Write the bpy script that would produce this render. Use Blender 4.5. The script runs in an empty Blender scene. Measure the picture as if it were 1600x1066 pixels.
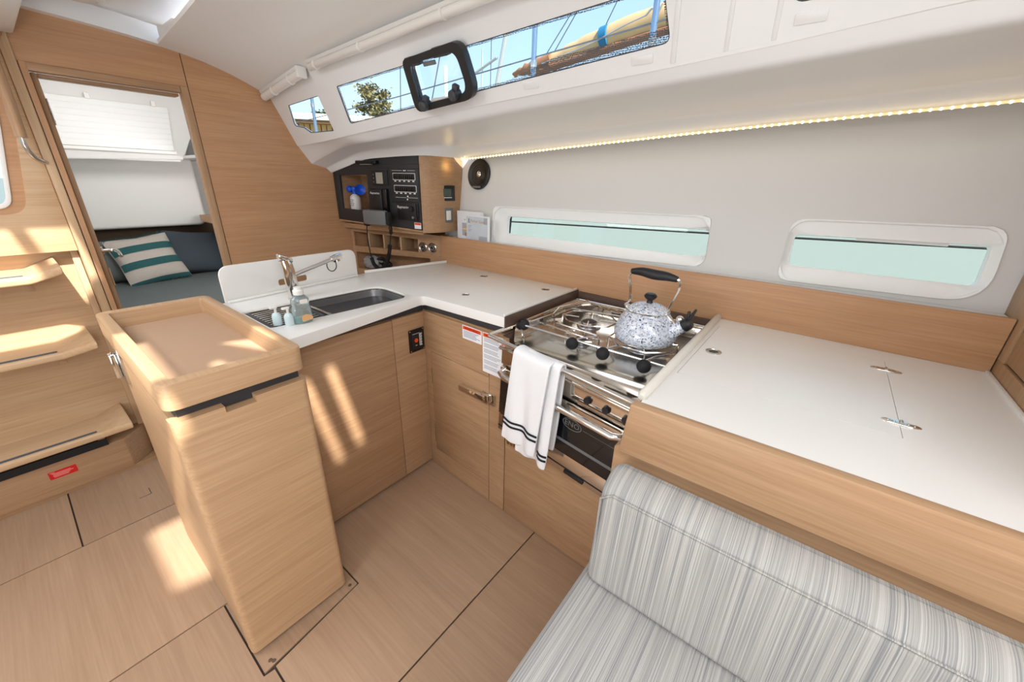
import bpy, bmesh, math, random
from mathutils import Vector, Matrix
random.seed(7)
R = math.radians
S = bpy.context.scene
COL = S.collection

# ------------------------------------------------------------------ camera, sky, sun, lamps, exposure
cam_d = bpy.data.cameras.new('camera'); cam = bpy.data.objects.new('camera', cam_d); COL.objects.link(cam)
cam_d.sensor_fit = 'HORIZONTAL'; cam_d.sensor_width = 36.0
cam_d.lens = 609.58 / 1600 * 36.0; cam_d.clip_start = 0.02; cam_d.clip_end = 600
YAW, PITCH, ROLL = R(127.844), R(-22.126), R(1.474)
fw = Vector((math.cos(PITCH)*math.cos(YAW), math.cos(PITCH)*math.sin(YAW), math.sin(PITCH)))
rt = Vector((math.sin(YAW), -math.cos(YAW), 0)); up = rt.cross(fw)
rt2 = rt*math.cos(ROLL) + up*math.sin(ROLL); up2 = -rt*math.sin(ROLL) + up*math.cos(ROLL)
m = Matrix((rt2, up2, -fw)).transposed().to_4x4(); m.translation = Vector((0, 0, 1.43))
cam.matrix_world = m
S.camera = cam

W = bpy.data.worlds.new('sky'); S.world = W; W.use_nodes = True
nt = W.node_tree; nt.nodes.clear()
wo = nt.nodes.new('ShaderNodeOutputWorld'); bg = nt.nodes.new('ShaderNodeBackground')
tc = nt.nodes.new('ShaderNodeTexCoord'); sx = nt.nodes.new('ShaderNodeSeparateXYZ'); cr = nt.nodes.new('ShaderNodeValToRGB')
nt.links.new(tc.outputs['Generated'], sx.inputs[0]); nt.links.new(sx.outputs['Z'], cr.inputs[0])
nt.links.new(cr.outputs[0], bg.inputs[0]); nt.links.new(bg.outputs[0], wo.inputs[0])
e = cr.color_ramp.elements
e[0].position = 0.0; e[0].color = (0.78, 0.89, 0.97, 1)
e[1].position = 1.0; e[1].color = (0.16, 0.33, 0.72, 1)
k = cr.color_ramp.elements.new(0.25); k.color = (0.50, 0.73, 0.95, 1)
bg.inputs[1].default_value = 1.0

def lamp(name, kind, energy, color, loc, target=None, **kw):
    d = bpy.data.lights.new(name, kind); o = bpy.data.objects.new(name, d); COL.objects.link(o)
    d.energy = energy; d.color = color; o.location = loc
    if target is not None:
        o.rotation_euler = (Vector(target) - Vector(loc)).to_track_quat('-Z', 'Y').to_euler()
    for k_, v in kw.items(): setattr(d, k_, v)
    return o
SUN = Vector((-0.66, 0.15, -0.74))
lamp('sun', 'SUN', 8.0, (1.0, 0.96, 0.89), (4, -1, 6), Vector((4, -1, 6)) + SUN, angle=R(1.3))
# added area fills standing in for hatch and companionway daylight, plus saloon and cabin fills
lamp('saloon_hatch_fill', 'AREA', 13, (0.95, 0.98, 1.0), (0.35, -0.15, 2.02), (0.35, -0.1, 0), shape='RECTANGLE', size=1.1, size_y=0.9)
lamp('forward_fill', 'AREA', 15, (0.95, 0.98, 1.0), (1.3, -0.3, 1.9), (-1.2, 0.9, 0.9), shape='RECTANGLE', size=1.0, size_y=1.0)
lamp('companionway_light', 'AREA', 12, (0.97, 0.99, 1.0), (-1.75, -0.55, 1.95), (-1.8, 0.0, 0.0), shape='RECTANGLE', size=1.0, size_y=0.7)
lamp('saloon_fill', 'POINT', 24, (0.90, 0.96, 1.0), (-0.60, -0.85, 0.85), shadow_soft_size=0.35)  # added low fill to lift the ceiling and deck underside, no fitting there
lamp('cabin_fill', 'AREA', 9, (1.0, 0.98, 0.96), (-3.05, 0.70, 2.0), (-4.1, 0.75, 0.9), shape='RECTANGLE', size=0.6, size_y=0.4)  # added fill for the aft cabin, aimed at its far end
lamp('cabin_side_fill', 'AREA', 3.5, (1.0, 0.99, 0.97), (-3.3, 1.40, 1.3), (-4.6, .9, 1.1), shape='RECTANGLE', size=0.5, size_y=0.2)  # added fill to brighten the cabin's right wall, no window built there
S.view_settings.view_transform = 'Standard'; S.view_settings.look = 'None'
S.view_settings.gamma = 1.0; S.view_settings.use_curve_mapping = False
S.view_settings.exposure = 0.50

# ------------------------------------------------------------------ materials
def lin(c):
    return tuple(((v/255)/12.92 if v/255 <= 0.04045 else ((v/255+0.055)/1.055)**2.4) for v in c)
MATS = {}
def mat(name, rgb, rough=0.5, metal=0.0, bump=0.0, bscale=80.0, var=0.0, vscale=6.0, spec=0.5, trans=0.0, alpha=1.0, emit=None, coat=0.0):
    m = bpy.data.materials.new(name); m.use_nodes = True; n = m.node_tree.nodes; L = m.node_tree.links
    b = n['Principled BSDF']
    c = lin(rgb) + (1,)
    b.inputs['Base Color'].default_value = c; b.inputs['Roughness'].default_value = rough; b.inputs['Metallic'].default_value = metal
    b.inputs['Specular IOR Level'].default_value = spec; b.inputs['Transmission Weight'].default_value = trans
    b.inputs['Alpha'].default_value = alpha; b.inputs['Coat Weight'].default_value = coat
    t = n.new('ShaderNodeTexCoord')
    if var > 0:
        no = n.new('ShaderNodeTexNoise'); no.inputs['Scale'].default_value = vscale; no.inputs['Detail'].default_value = 4
        L.new(t.outputs['Object'], no.inputs['Vector'])
        mx = n.new('ShaderNodeMixRGB'); mx.inputs[1].default_value = tuple(x*(1-var) for x in c[:3]) + (1,)
        mx.inputs[2].default_value = tuple(min(1, x*(1+var)) for x in c[:3]) + (1,)
        L.new(no.outputs[0], mx.inputs[0]); L.new(mx.outputs[0], b.inputs['Base Color'])
    if bump > 0:
        no = n.new('ShaderNodeTexNoise'); no.inputs['Scale'].default_value = bscale; no.inputs['Detail'].default_value = 3
        L.new(t.outputs['Object'], no.inputs['Vector'])
        bp = n.new('ShaderNodeBump'); bp.inputs['Strength'].default_value = bump; bp.inputs['Distance'].default_value = 0.002
        L.new(no.outputs[0], bp.inputs['Height']); L.new(bp.outputs[0], b.inputs['Normal'])
    if emit:
        b.inputs['Emission Color'].default_value = lin(emit[0]) + (1,); b.inputs['Emission Strength'].default_value = emit[1]
    MATS[name] = m
    return m

def wood(name, light, dark, axis, rough=0.42, scale=1.0, contrast=0.8, coarse=False):
    """oak veneer; fibres run along axis"""
    m = bpy.data.materials.new(name); m.use_nodes = True; n = m.node_tree.nodes; L = m.node_tree.links
    b = n['Principled BSDF']; b.inputs['Roughness'].default_value = rough; b.inputs['Specular IOR Level'].default_value = 0.35
    t = n.new('ShaderNodeTexCoord')
    other = {'x': 'y', 'y': 'x', 'z': 'x'}[axis]; ia, io_ = 'xyz'.index(axis), 'xyz'.index(other)
    so = n.new('ShaderNodeSeparateXYZ'); L.new(t.outputs['Object'], so.inputs[0]); sn_ = n.new('ShaderNodeSeparateXYZ'); L.new(t.outputs['Normal'], sn_.inputs[0])
    cb = n.new('ShaderNodeCombineXYZ'); order = [0, 1, 2]; order[ia], order[io_] = io_, ia
    for i_, j_ in enumerate(order): L.new(so.outputs[j_], cb.inputs[i_])
    ab = n.new('ShaderNodeMath'); ab.operation = 'ABSOLUTE'; L.new(sn_.outputs[ia], ab.inputs[0])
    gt = n.new('ShaderNodeMath'); gt.operation = 'GREATER_THAN'; gt.inputs[1].default_value = 0.72; L.new(ab.outputs[0], gt.inputs[0])
    vm = n.new('ShaderNodeMixRGB'); L.new(gt.outputs[0], vm.inputs[0]); L.new(t.outputs['Object'], vm.inputs[1]); L.new(cb.outputs[0], vm.inputs[2])
    def stretched(lo, hi, detail, dist=0.0):
        mp = n.new('ShaderNodeMapping'); s = [hi*scale]*3; s['xyz'.index(axis)] = lo*scale
        mp.inputs['Scale'].default_value = s; L.new(vm.outputs[0], mp.inputs[0])
        no = n.new('ShaderNodeTexNoise'); no.inputs['Scale'].default_value = 1.0; no.inputs['Detail'].default_value = detail
        no.inputs['Roughness'].default_value = 0.62; no.inputs['Distortion'].default_value = dist
        L.new(mp.outputs[0], no.inputs['Vector']); return no
    a = stretched(0.9, 9.0, 3, 0.6); f = stretched(4.0, 160.0, 4); g = stretched(2.2, 46.0, 3, 0.2)
    ad = n.new('ShaderNodeMath'); ad.operation = 'MULTIPLY_ADD'; ad.inputs[1].default_value = 0.5
    L.new(f.outputs[0], ad.inputs[0])
    m2 = n.new('ShaderNodeMath'); m2.operation = 'MULTIPLY'; m2.inputs[1].default_value = 0.3 ; L.new(a.outputs[0], m2.inputs[0])
    m3 = n.new('ShaderNodeMath'); m3.operation = 'MULTIPLY_ADD'; m3.inputs[1].default_value = 0.3; L.new(g.outputs[0], m3.inputs[0]); L.new(m2.outputs[0], m3.inputs[2])
    L.new(m3.outputs[0], ad.inputs[2])
    r = n.new('ShaderNodeValToRGB'); d = 0.13/contrast
    r.color_ramp.elements[0].position = 0.55-d; r.color_ramp.elements[0].color = lin(dark) + (1,)
    r.color_ramp.elements[1].position = 0.55+d; r.color_ramp.elements[1].color = lin(light) + (1,)
    L.new(ad.outputs[0], r.inputs[0]); L.new(r.outputs[0], b.inputs['Base Color'])
    bp = n.new('ShaderNodeBump'); bp.inputs['Strength'].default_value = 0.10; bp.inputs['Distance'].default_value = 0.001
    L.new(f.outputs[0], bp.inputs['Height']); L.new(bp.outputs[0], b.inputs['Normal'])
    MATS[name] = m
    return m

OAK_L, OAK_D = (188, 153, 119), (160, 124, 91)
for ax in 'xyz':
    wood('oak_'+ax, OAK_L, OAK_D, ax)
    wood('pale_oak_'+ax, (207, 177, 142), (186, 152, 116), ax)
    wood('warm_oak_'+ax, (201, 158, 120), (179, 134, 97), ax)
wood('floor_oak', (181, 151, 124), (157, 127, 101), 'x', rough=0.38, scale=0.8, contrast=0.6)
wood('floor_oak_b', (176, 146, 119), (152, 122, 97), 'x', rough=0.38, scale=0.85, contrast=0.6)
for ax in 'xy': wood('island_oak_'+ax, (202, 167, 130), (177, 141, 106), ax)
wood('dark_wood', (118, 92, 72), (92, 70, 54), 'x', rough=0.5)
mat('gelcoat', (236, 237, 238), 0.35, bump=0.02, bscale=300)
mat('headliner', (242, 242, 241), 0.7, bump=0.05, bscale=500)
mat('hull_liner', (219, 218, 216), 0.5, bump=0.04, bscale=500)
mat('cabin_white', (226, 225, 223), 0.5); mat('window_white', (247, 247, 246), 0.4)
mat('solid_surface', (238, 236, 232), 0.28, var=0.01, vscale=3)
mat('white_plastic', (236, 234, 230), 0.4)
mat('offwhite_rail', (228, 224, 214), 0.35)
mat('black_band', (52, 52, 54), 0.5)
mat('black_gloss', (18, 18, 22), 0.12)
mat('black_plastic', (26, 26, 29), 0.45, bump=0.03, bscale=400)
mat('black_rubber', (22, 22, 24), 0.7)
mat('fascia', (44, 44, 46), 0.5, bump=0.03, bscale=400)
mat('grey_plastic', (112, 114, 116), 0.5)
mat('dark_grey', (62, 64, 68), 0.5)
mat('grip_strip', (84, 90, 98), 0.8, bump=0.3, bscale=500)
mat('seam', (60, 46, 36), 0.9)
mat('tray_mat', (182, 150, 122), 0.75, var=0.03, vscale=40, bump=0.05, bscale=300)
mat('chrome', (232, 230, 226), 0.09, 1.0)
mat('steel', (205, 203, 198), 0.22, 1.0, bump=0.02, bscale=100)
mat('brushed_steel', (170, 170, 172), 0.34, 1.0, bump=0.04, bscale=200)
mat('steel_mirror', (222, 214, 204), 0.08, 1.0)
mat('oven_glass', (14, 16, 22), 0.06, coat=0.5)
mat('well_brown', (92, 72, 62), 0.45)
mat('towel', (240, 240, 242), 0.95, bump=0.9, bscale=420)
mat('towel_stripe', (28, 30, 36), 0.95, bump=0.5, bscale=420)
mat('brass', (176, 150, 104), 0.3, 1.0)
mat('blue_plastic', (28, 88, 214), 0.35)
mat('can_white', (222, 222, 220), 0.35)
mat('red', (206, 26, 28), 0.5)
mat('red_text', (236, 150, 140), 0.6)
mat('orange_red', (232, 74, 26), 0.5)
mat('dark_red', (150, 30, 10), 0.6)
mat('paper', (238, 239, 242), 0.6)
mat('paper_ink', (150, 156, 170), 0.7)
mat('paper_cream', (236, 232, 222), 0.6)
mat('photo_blue', (206, 214, 222), 0.5, var=0.12, vscale=14)
mat('photo_grey', (172, 178, 188), 0.5, var=0.1, vscale=20)
mat('photo_orange', (224, 172, 118), 0.5, var=0.1, vscale=20)
mat('photo_brown', (160, 130, 116), 0.5, var=0.15, vscale=30)
mat('title_gold', (196, 158, 108), 0.5)
mat('white_print', (235, 235, 232), 0.5)
mat('lcd', (164, 162, 150), 0.3)
mat('lcd_green', (70, 84, 76), 0.2)
mat('bed_cover', (86, 94, 94), 0.9, bump=0.3, bscale=250, var=0.06)
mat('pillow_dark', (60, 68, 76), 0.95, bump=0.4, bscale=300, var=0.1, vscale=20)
mat('pillow_grey', (100, 106, 104), 0.95, bump=0.4, bscale=300)
mat('pillow_light', (178, 170, 162), 0.95, bump=0.5, bscale=220, var=0.08, vscale=60)
mat('pillow_teal', (38, 84, 86), 0.95, bump=0.5, bscale=220, var=0.15, vscale=80)
mat('brown_board', (96, 76, 56), 0.7)
mat('blind', (240, 240, 240), 0.8)
mat('bag', (222, 226, 232), 0.12, trans=0.6)
mat('soap_cyan', (70, 188, 190), 0.3)
mat('mini_bottle', (204, 222, 226), 0.25)
mat('bark', (92, 74, 54), 0.9)
mat('leaf', (112, 104, 58), 0.8, var=0.35, vscale=1.2)
mat('leaf_dark', (70, 92, 48), 0.8, var=0.35, vscale=1.2)
wood('shed_board', (216, 176, 112), (180, 136, 80), 'z', rough=0.8, scale=0.2)
mat('shed_roof', (240, 236, 226), 0.7)
mat('eave', (120, 88, 60), 0.8)
mat('post_blue', (150, 170, 192), 0.25, 0.9)
mat('mast_grey', (196, 196, 192), 0.4, 0.5)
mat('wire', (110, 112, 116), 0.4, 0.7)
mat('sail_cover', (206, 170, 124), 0.85, bump=0.5, bscale=30, var=0.08, vscale=2.5)
mat('sail_rust', (150, 102, 70), 0.85, bump=0.6, bscale=25, var=0.25, vscale=5)
mat('cover_blue', (22, 110, 150), 0.8)
mat('boat_white', (232, 232, 228), 0.5)
mat('led', (255, 236, 190), 0.5, emit=((255, 232, 190), 5.0))
mat('led_tape', (236, 214, 170), 0.6)
mat('led_warm', (255, 236, 190), 0.5, emit=((240, 205, 140), 0.45))

def glass(name, tint=(1, 1, 1), mixf=0.08, rough=0.02):
    m = bpy.data.materials.new(name); m.use_nodes = True; n = m.node_tree.nodes; L = m.node_tree.links; n.clear()
    o = n.new('ShaderNodeOutputMaterial'); tr = n.new('ShaderNodeBsdfTransparent'); gl = n.new('ShaderNodeBsdfGlossy'); mx = n.new('ShaderNodeMixShader')
    lw = n.new('ShaderNodeLayerWeight'); lw.inputs[0].default_value = 0.5
    pw = n.new('ShaderNodeMath'); pw.operation = 'POWER'; pw.inputs[1].default_value = 5.0; L.new(lw.outputs['Facing'], pw.inputs[0])
    fr = n.new('ShaderNodeMath'); fr.operation = 'MULTIPLY_ADD'; fr.inputs[1].default_value = 0.5; fr.inputs[2].default_value = 0.02; L.new(pw.outputs[0], fr.inputs[0])
    tr.inputs[0].default_value = tint + (1,); gl.inputs['Roughness'].default_value = rough
    L.new(fr.outputs[0], mx.inputs[0]); L.new(tr.outputs[0], mx.inputs[1]); L.new(gl.outputs[0], mx.inputs[2]); L.new(mx.outputs[0], o.inputs[0])
    MATS[name] = m
glass('pane', (0.96, 0.98, 0.99)); glass('hull_pane', (0.95, 0.97, 0.94)); glass('bottle_clear', (0.88, 0.92, 0.92))

def frit():   # dotted ceramic border baked on the window glass
    m = bpy.data.materials.new('frit'); m.use_nodes = True; n = m.node_tree.nodes; L = m.node_tree.links; n.clear()
    o = n.new('ShaderNodeOutputMaterial'); tr = n.new('ShaderNodeBsdfTransparent'); df = n.new('ShaderNodeBsdfDiffuse'); mx = n.new('ShaderNodeMixShader')
    t = n.new('ShaderNodeTexCoord'); v = n.new('ShaderNodeTexVoronoi'); v.voronoi_dimensions = '2D'; v.inputs['Scale'].default_value = 230; v.inputs['Randomness'].default_value = 0.3
    lt = n.new('ShaderNodeMath'); lt.operation = 'LESS_THAN'; lt.inputs[1].default_value = 0.42
    df.inputs[0].default_value = lin((96, 98, 104)) + (1,)
    s_ = n.new('ShaderNodeSeparateXYZ'); c_ = n.new('ShaderNodeCombineXYZ'); L.new(t.outputs['Object'], s_.inputs[0]); L.new(s_.outputs[0], c_.inputs[0]); L.new(s_.outputs[2], c_.inputs[1]); L.new(c_.outputs[0], v.inputs['Vector']); L.new(v.outputs['Distance'], lt.inputs[0]); L.new(lt.outputs[0], mx.inputs[0])
    L.new(tr.outputs[0], mx.inputs[1]); L.new(df.outputs[0], mx.inputs[2]); L.new(mx.outputs[0], o.inputs[0]); MATS['frit'] = m
frit()
mat('bottle_shell', (214, 226, 226), 0.08, trans=0.75, spec=0.6)

def enamel():
    m = mat('enamel', (214, 222, 232), 0.18, coat=0.4); n = m.node_tree.nodes; L = m.node_tree.links; b = n['Principled BSDF']
    t = n.new('ShaderNodeTexCoord'); v = n.new('ShaderNodeTexNoise'); v.inputs['Scale'].default_value = 170; v.inputs['Detail'].default_value = 1.0
    w = n.new('ShaderNodeTexNoise'); w.inputs['Scale'].default_value = 90; w.inputs['Detail'].default_value = 2
    r = n.new('ShaderNodeValToRGB'); r.color_ramp.interpolation = 'LINEAR'
    r.color_ramp.elements[0].position = 0.34; r.color_ramp.elements[0].color = lin((54, 66, 92)) + (1,)
    r.color_ramp.elements[1].position = 0.41; r.color_ramp.elements[1].color = lin((226, 230, 238)) + (1,)
    r2 = n.new('ShaderNodeValToRGB'); r2.color_ramp.elements[0].position = 0.3; r2.color_ramp.elements[0].color = lin((190, 200, 214)) + (1,)
    r2.color_ramp.elements[1].position = 0.6; r2.color_ramp.elements[1].color = (1, 1, 1, 1)
    mu = n.new('ShaderNodeMixRGB'); mu.blend_type = 'MULTIPLY'; mu.inputs[0].default_value = 1
    L.new(t.outputs['Object'], v.inputs['Vector']); L.new(t.outputs['Object'], w.inputs['Vector'])
    L.new(v.outputs[0], r.inputs[0]); L.new(w.outputs[0], r2.inputs[0]); L.new(r.outputs[0], mu.inputs[1]); L.new(r2.outputs[0], mu.inputs[2])
    L.new(mu.outputs[0], b.inputs['Base Color'])
enamel()

def stripes():  # woven upholstery, fine threads changing colour along x
    m = mat('upholstery', (190, 188, 184), 0.95); n = m.node_tree.nodes; L = m.node_tree.links; b = n['Principled BSDF']
    t = n.new('ShaderNodeTexCoord')
    def nz(sx_, sy_, d):
        mp = n.new('ShaderNodeMapping'); mp.inputs['Scale'].default_value = (sx_, sy_, sy_); L.new(t.outputs['Object'], mp.inputs[0])
        no = n.new('ShaderNodeTexNoise'); no.inputs['Scale'].default_value = 1; no.inputs['Detail'].default_value = d; L.new(mp.outputs[0], no.inputs['Vector']); return no
    a = nz(560, 2.5, 2); c = nz(90, 0.8, 2); w = nz(500, 500, 1)
    mm = n.new('ShaderNodeMath'); mm.operation = 'MULTIPLY_ADD'; mm.inputs[1].default_value = 0.7
    m2 = n.new('ShaderNodeMath'); m2.operation = 'MULTIPLY'; m2.inputs[1].default_value = 0.3; L.new(c.outputs[0], m2.inputs[0])
    L.new(a.outputs[0], mm.inputs[0]); L.new(m2.outputs[0], mm.inputs[2])
    r = n.new('ShaderNodeValToRGB'); E_ = r.color_ramp.elements
    E_[0].position = 0.34; E_[0].color = lin((128, 130, 134)) + (1,); E_[1].position = 0.64; E_[1].color = lin((190, 188, 184)) + (1,)
    q = E_.new(0.44); q.color = lin((153, 152, 150)) + (1,); q = E_.new(0.52); q.color = lin((172, 169, 164)) + (1,)
    L.new(mm.outputs[0], r.inputs[0]); L.new(r.outputs[0], b.inputs['Base Color'])
    bp = n.new('ShaderNodeBump'); bp.inputs['Strength'].default_value = 0.35; bp.inputs['Distance'].default_value = 0.001
    ad = n.new('ShaderNodeMath'); ad.operation = 'ADD'; L.new(a.outputs[0], ad.inputs[0]); L.new(w.outputs[0], ad.inputs[1])
    L.new(ad.outputs[0], bp.inputs['Height']); L.new(bp.outputs[0], b.inputs['Normal'])
stripes()

def water():
    m = mat('sea', (126, 134, 126), 0.6, spec=0.2); n = m.node_tree.nodes; L = m.node_tree.links; b = n['Principled BSDF']
    t = n.new('ShaderNodeTexCoord'); no = n.new('ShaderNodeTexNoise'); no.inputs['Scale'].default_value = 1.6; no.inputs['Detail'].default_value = 4
    bp = n.new('ShaderNodeBump'); bp.inputs['Strength'].default_value = 0.25; L.new(t.outputs['Object'], no.inputs['Vector']); L.new(no.outputs[0], bp.inputs['Height']); L.new(bp.outputs[0], b.inputs['Normal'])
water()

# ------------------------------------------------------------------ mesh helpers
OFF = {}
def V(*a): return Vector(a)
def bm_(): return bmesh.new()
def box(bm, x0, x1, y0, y1, z0, z1, bev=0.0, seg=2, M=None):
    t = bmesh.new(); bmesh.ops.create_cube(t, size=1)
    for v in t.verts: v.co = Vector((x0+(v.co.x+.5)*(x1-x0), y0+(v.co.y+.5)*(y1-y0), z0+(v.co.z+.5)*(z1-z0)))
    if bev > 0: bmesh.ops.bevel(t, geom=t.edges[:], offset=bev, segments=seg, profile=0.5, affect='EDGES')
    if M is not None: bmesh.ops.transform(t, matrix=M, verts=t.verts)
    join(bm, t)
def join(bm, t):
    me = bpy.data.meshes.new('tmp'); t.to_mesh(me); t.free(); bm.from_mesh(me); bpy.data.meshes.remove(me)
def prism(bm, pts, h, bev=0.0, seg=2):
    t = bmesh.new(); h = Vector(h); a = [t.verts.new(Vector(p)) for p in pts]; b = [t.verts.new(Vector(p)+h) for p in pts]
    n = len(pts); t.faces.new(a); t.faces.new(b[::-1])
    for i in range(n): t.faces.new((a[i], b[i], b[(i+1) % n], a[(i+1) % n]))
    bmesh.ops.recalc_face_normals(t, faces=t.faces)
    if bev > 0: bmesh.ops.bevel(t, geom=t.edges[:], offset=bev, segments=seg, profile=0.5, affect='EDGES')
    join(bm, t)
def frame_from(d):
    d = Vector(d).normalized(); a = Vector((0, 0, 1)) if abs(d.z) < 0.9 else Vector((1, 0, 0))
    u = d.cross(a).normalized(); return u, d.cross(u).normalized(), d
def tube(bm, pts, r, n=8, closed=False, caps=True):
    pts = [Vector(p) for p in pts]; N = len(pts); rs = r if isinstance(r, (list, tuple)) else [r]*N; rings = []; u0 = None
    for i, p in enumerate(pts):
        if closed: d = pts[(i+1) % N]-pts[i-1]
        else: d = pts[min(i+1, N-1)]-pts[max(i-1, 0)]
        if u0 is None: u, v, w = frame_from(d)
        else:
            w = d.normalized(); u = (u0 - w*u0.dot(w)).normalized(); v = w.cross(u)
        u0 = u
        rings.append([bm.verts.new(p + (u*math.cos(2*math.pi*j/n)+v*math.sin(2*math.pi*j/n))*rs[i]) for j in range(n)])
    for i in range(N if closed else N-1):
        A, B = rings[i], rings[(i+1) % N]
        for j in range(n): bm.faces.new((A[j], A[(j+1) % n], B[(j+1) % n], B[j]))
    if caps and not closed: bm.faces.new(rings[0][::-1]); bm.faces.new(rings[-1])
def cyl(bm, p0, p1, r, r1=None, n=16): tube(bm, [p0, p1], [r, r if r1 is None else r1], n)
def lathe(bm, prof, c, axis=(0, 0, 1), n=28, sy=1.0):
    u, v, w = frame_from(axis); c = Vector(c); rings = []
    for r, h in prof:
        if r < 1e-6: rings.append([bm.verts.new(c+w*h)])
        else: rings.append([bm.verts.new(c+w*h+(u*math.cos(2*math.pi*j/n)+v*sy*math.sin(2*math.pi*j/n))*r) for j in range(n)])
    for A, B in zip(rings, rings[1:]):
        if len(A) == 1 and len(B) == 1: continue
        for j in range(n):
            if len(A) == 1: bm.faces.new((A[0], B[(j+1) % n], B[j]))
            elif len(B) == 1: bm.faces.new((A[j], A[(j+1) % n], B[0]))
            else: bm.faces.new((A[j], A[(j+1) % n], B[(j+1) % n], B[j]))
def ball(bm, c, r, n=14, sz=1.0):
    prof = [(r*math.sin(math.pi*i/10), -r*sz*math.cos(math.pi*i/10)) for i in range(11)]; prof[0] = (0, -r*sz); prof[-1] = (0, r*sz); lathe(bm, prof, c, n=n)
def roundpoly(pts, rad, n=5):
    out = []; N = len(pts); rr = rad if isinstance(rad, (list, tuple)) else [rad]*N
    for i in range(N):
        p = Vector(pts[i]).to_2d(); a = Vector(pts[i-1]).to_2d(); b = Vector(pts[(i+1) % N]).to_2d(); r = rr[i]
        if r <= 0: out.append((p.x, p.y)); continue
        d1 = (a-p).normalized(); d2 = (b-p).normalized(); ang = d1.angle(d2); t = min(r/math.tan(ang/2), (a-p).length*.49, (b-p).length*.49)
        s = p+d1*t; e_ = p+d2*t
        for k_ in range(n+1):
            q = k_/n; out.append(tuple((s*(1-q)**2+p*2*q*(1-q)+e_*q*q)))
    return out
def rrect(x0, x1, y0, y1, r, n=5): return roundpoly([(x0, y0), (x1, y0), (x1, y1), (x0, y1)], r, n)
def sheet(bm, outer, holes, thick, P, u, v, bev=0.0):
    """flat board with holes in the plane (P,u,v); thickness goes along -(u x v)"""
    t = bmesh.new(); P = Vector(P); u = Vector(u); v = Vector(v); w = u.cross(v).normalized(); ed = []
    for loop in [outer]+list(holes):
        vs = [t.verts.new(P+u*a+v*b) for a, b in loop]
        for i in range(len(vs)): ed.append(t.edges.new((vs[i], vs[(i+1) % len(vs)])))
    bmesh.ops.triangle_fill(t, use_beauty=True, use_dissolve=False, edges=ed, normal=w)
    if thick:
        rim = ed
        g = bmesh.ops.extrude_face_region(t, geom=t.faces[:])
        bmesh.ops.translate(t, verts=[x for x in g['geom'] if isinstance(x, bmesh.types.BMVert)], vec=-w*thick)
        bmesh.ops.recalc_face_normals(t, faces=t.faces)
        if bev > 0:
            es = [e_ for e_ in t.edges if len(e_.link_faces) == 2 and e_.calc_face_angle(0) > 1.2 and abs((e_.verts[0].co-P).dot(w)) < 1e-5 and abs((e_.verts[1].co-P).dot(w)) < 1e-5]
            bmesh.ops.bevel(t, geom=es, offset=bev, segments=2, profile=0.5, affect='EDGES')
    join(bm, t)
def loft(bm, rows):
    g = [[bm.verts.new(Vector(p)) for p in r] for r in rows]
    for a, b in zip(g, g[1:]):
        for i in range(len(a)-1): bm.faces.new((a[i], a[i+1], b[i+1], b[i]))
    return g
def obj(name, bm, m, parent=None, kind=None, label=None, smooth=38, origin=None, fix=True):
    me = bpy.data.meshes.new(name)
    if fix: bmesh.ops.recalc_face_normals(bm, faces=bm.faces)
    off = OFF.get(parent.name, Vector()) if parent else Vector(origin if origin is not None else (0, 0, 0))
    if off.length: bmesh.ops.translate(bm, verts=bm.verts, vec=-off)
    bm.to_mesh(me); bm.free()
    me.materials.append(MATS[m] if isinstance(m, str) else m)
    if smooth:
        me.polygons.foreach_set('use_smooth', [True]*len(me.polygons)); me.set_sharp_from_angle(angle=R(smooth))
    o = bpy.data.objects.new(name, me); COL.objects.link(o)
    if parent: o.parent = parent
    else: o.location = off
    OFF[o.name] = off
    if kind: o['kind'] = kind
    if label: o['label'] = label
    return o
def tag(o, label, cat, group=None):
    o['label'] = label; o['category'] = cat
    if group: o['group'] = group
    return o
def thing(name, label, cat, loc, group=None):
    o = bpy.data.objects.new(name, None); COL.objects.link(o); o.location = loc; o.empty_display_size = 0.05
    OFF[o.name] = Vector(loc); tag(o, label, cat, group); return o
def struct(name, label, loc=(0, 0, 0)):
    o = bpy.data.objects.new(name, None); COL.objects.link(o); o.location = loc; OFF[o.name] = Vector(loc)
    o['kind'] = 'structure'; o['label'] = label; o['category'] = name.split('_')[0]; return o
def B(name, parent, m, *boxes, bev=0.0, label=None, kind=None):
    bm = bm_()
    for b in boxes: box(bm, *b, bev=bev)
    return obj(name, bm, m, parent, label=label, kind=kind)
def twin(o, loc, parent=None):    # copy of a part sharing its mesh, moved by loc
    c = o.copy(); COL.objects.link(c); c.parent = parent or o.parent; c.location = o.location + Vector(loc); OFF[c.name] = OFF[o.name]+Vector(loc); return c
def text(name, s, size, P, u, v, m, parent, thick=0.0006):
    cu = bpy.data.curves.new('txt', 'FONT'); cu.body = s; cu.size = size; cu.extrude = thick/2; cu.align_x = 'CENTER'; cu.align_y = 'CENTER'; cu.resolution_u = 2
    to = bpy.data.objects.new('txt', cu); COL.objects.link(to); bpy.context.view_layer.update()
    me = bpy.data.meshes.new_from_object(to.evaluated_get(bpy.context.evaluated_depsgraph_get()))
    bpy.data.objects.remove(to); bm = bm_(); bm.from_mesh(me); bpy.data.meshes.remove(me)
    u = Vector(u).normalized(); v = Vector(v).normalized(); w = u.cross(v)
    M = Matrix((u, v, w)).transposed().to_4x4(); M.translation = Vector(P)
    bmesh.ops.transform(bm, matrix=M, verts=bm.verts)
    return obj(name, bm, m, parent, smooth=0, fix=False)
def lerp(a, b, t): return Vector(a)*(1-t)+Vector(b)*t
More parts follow.
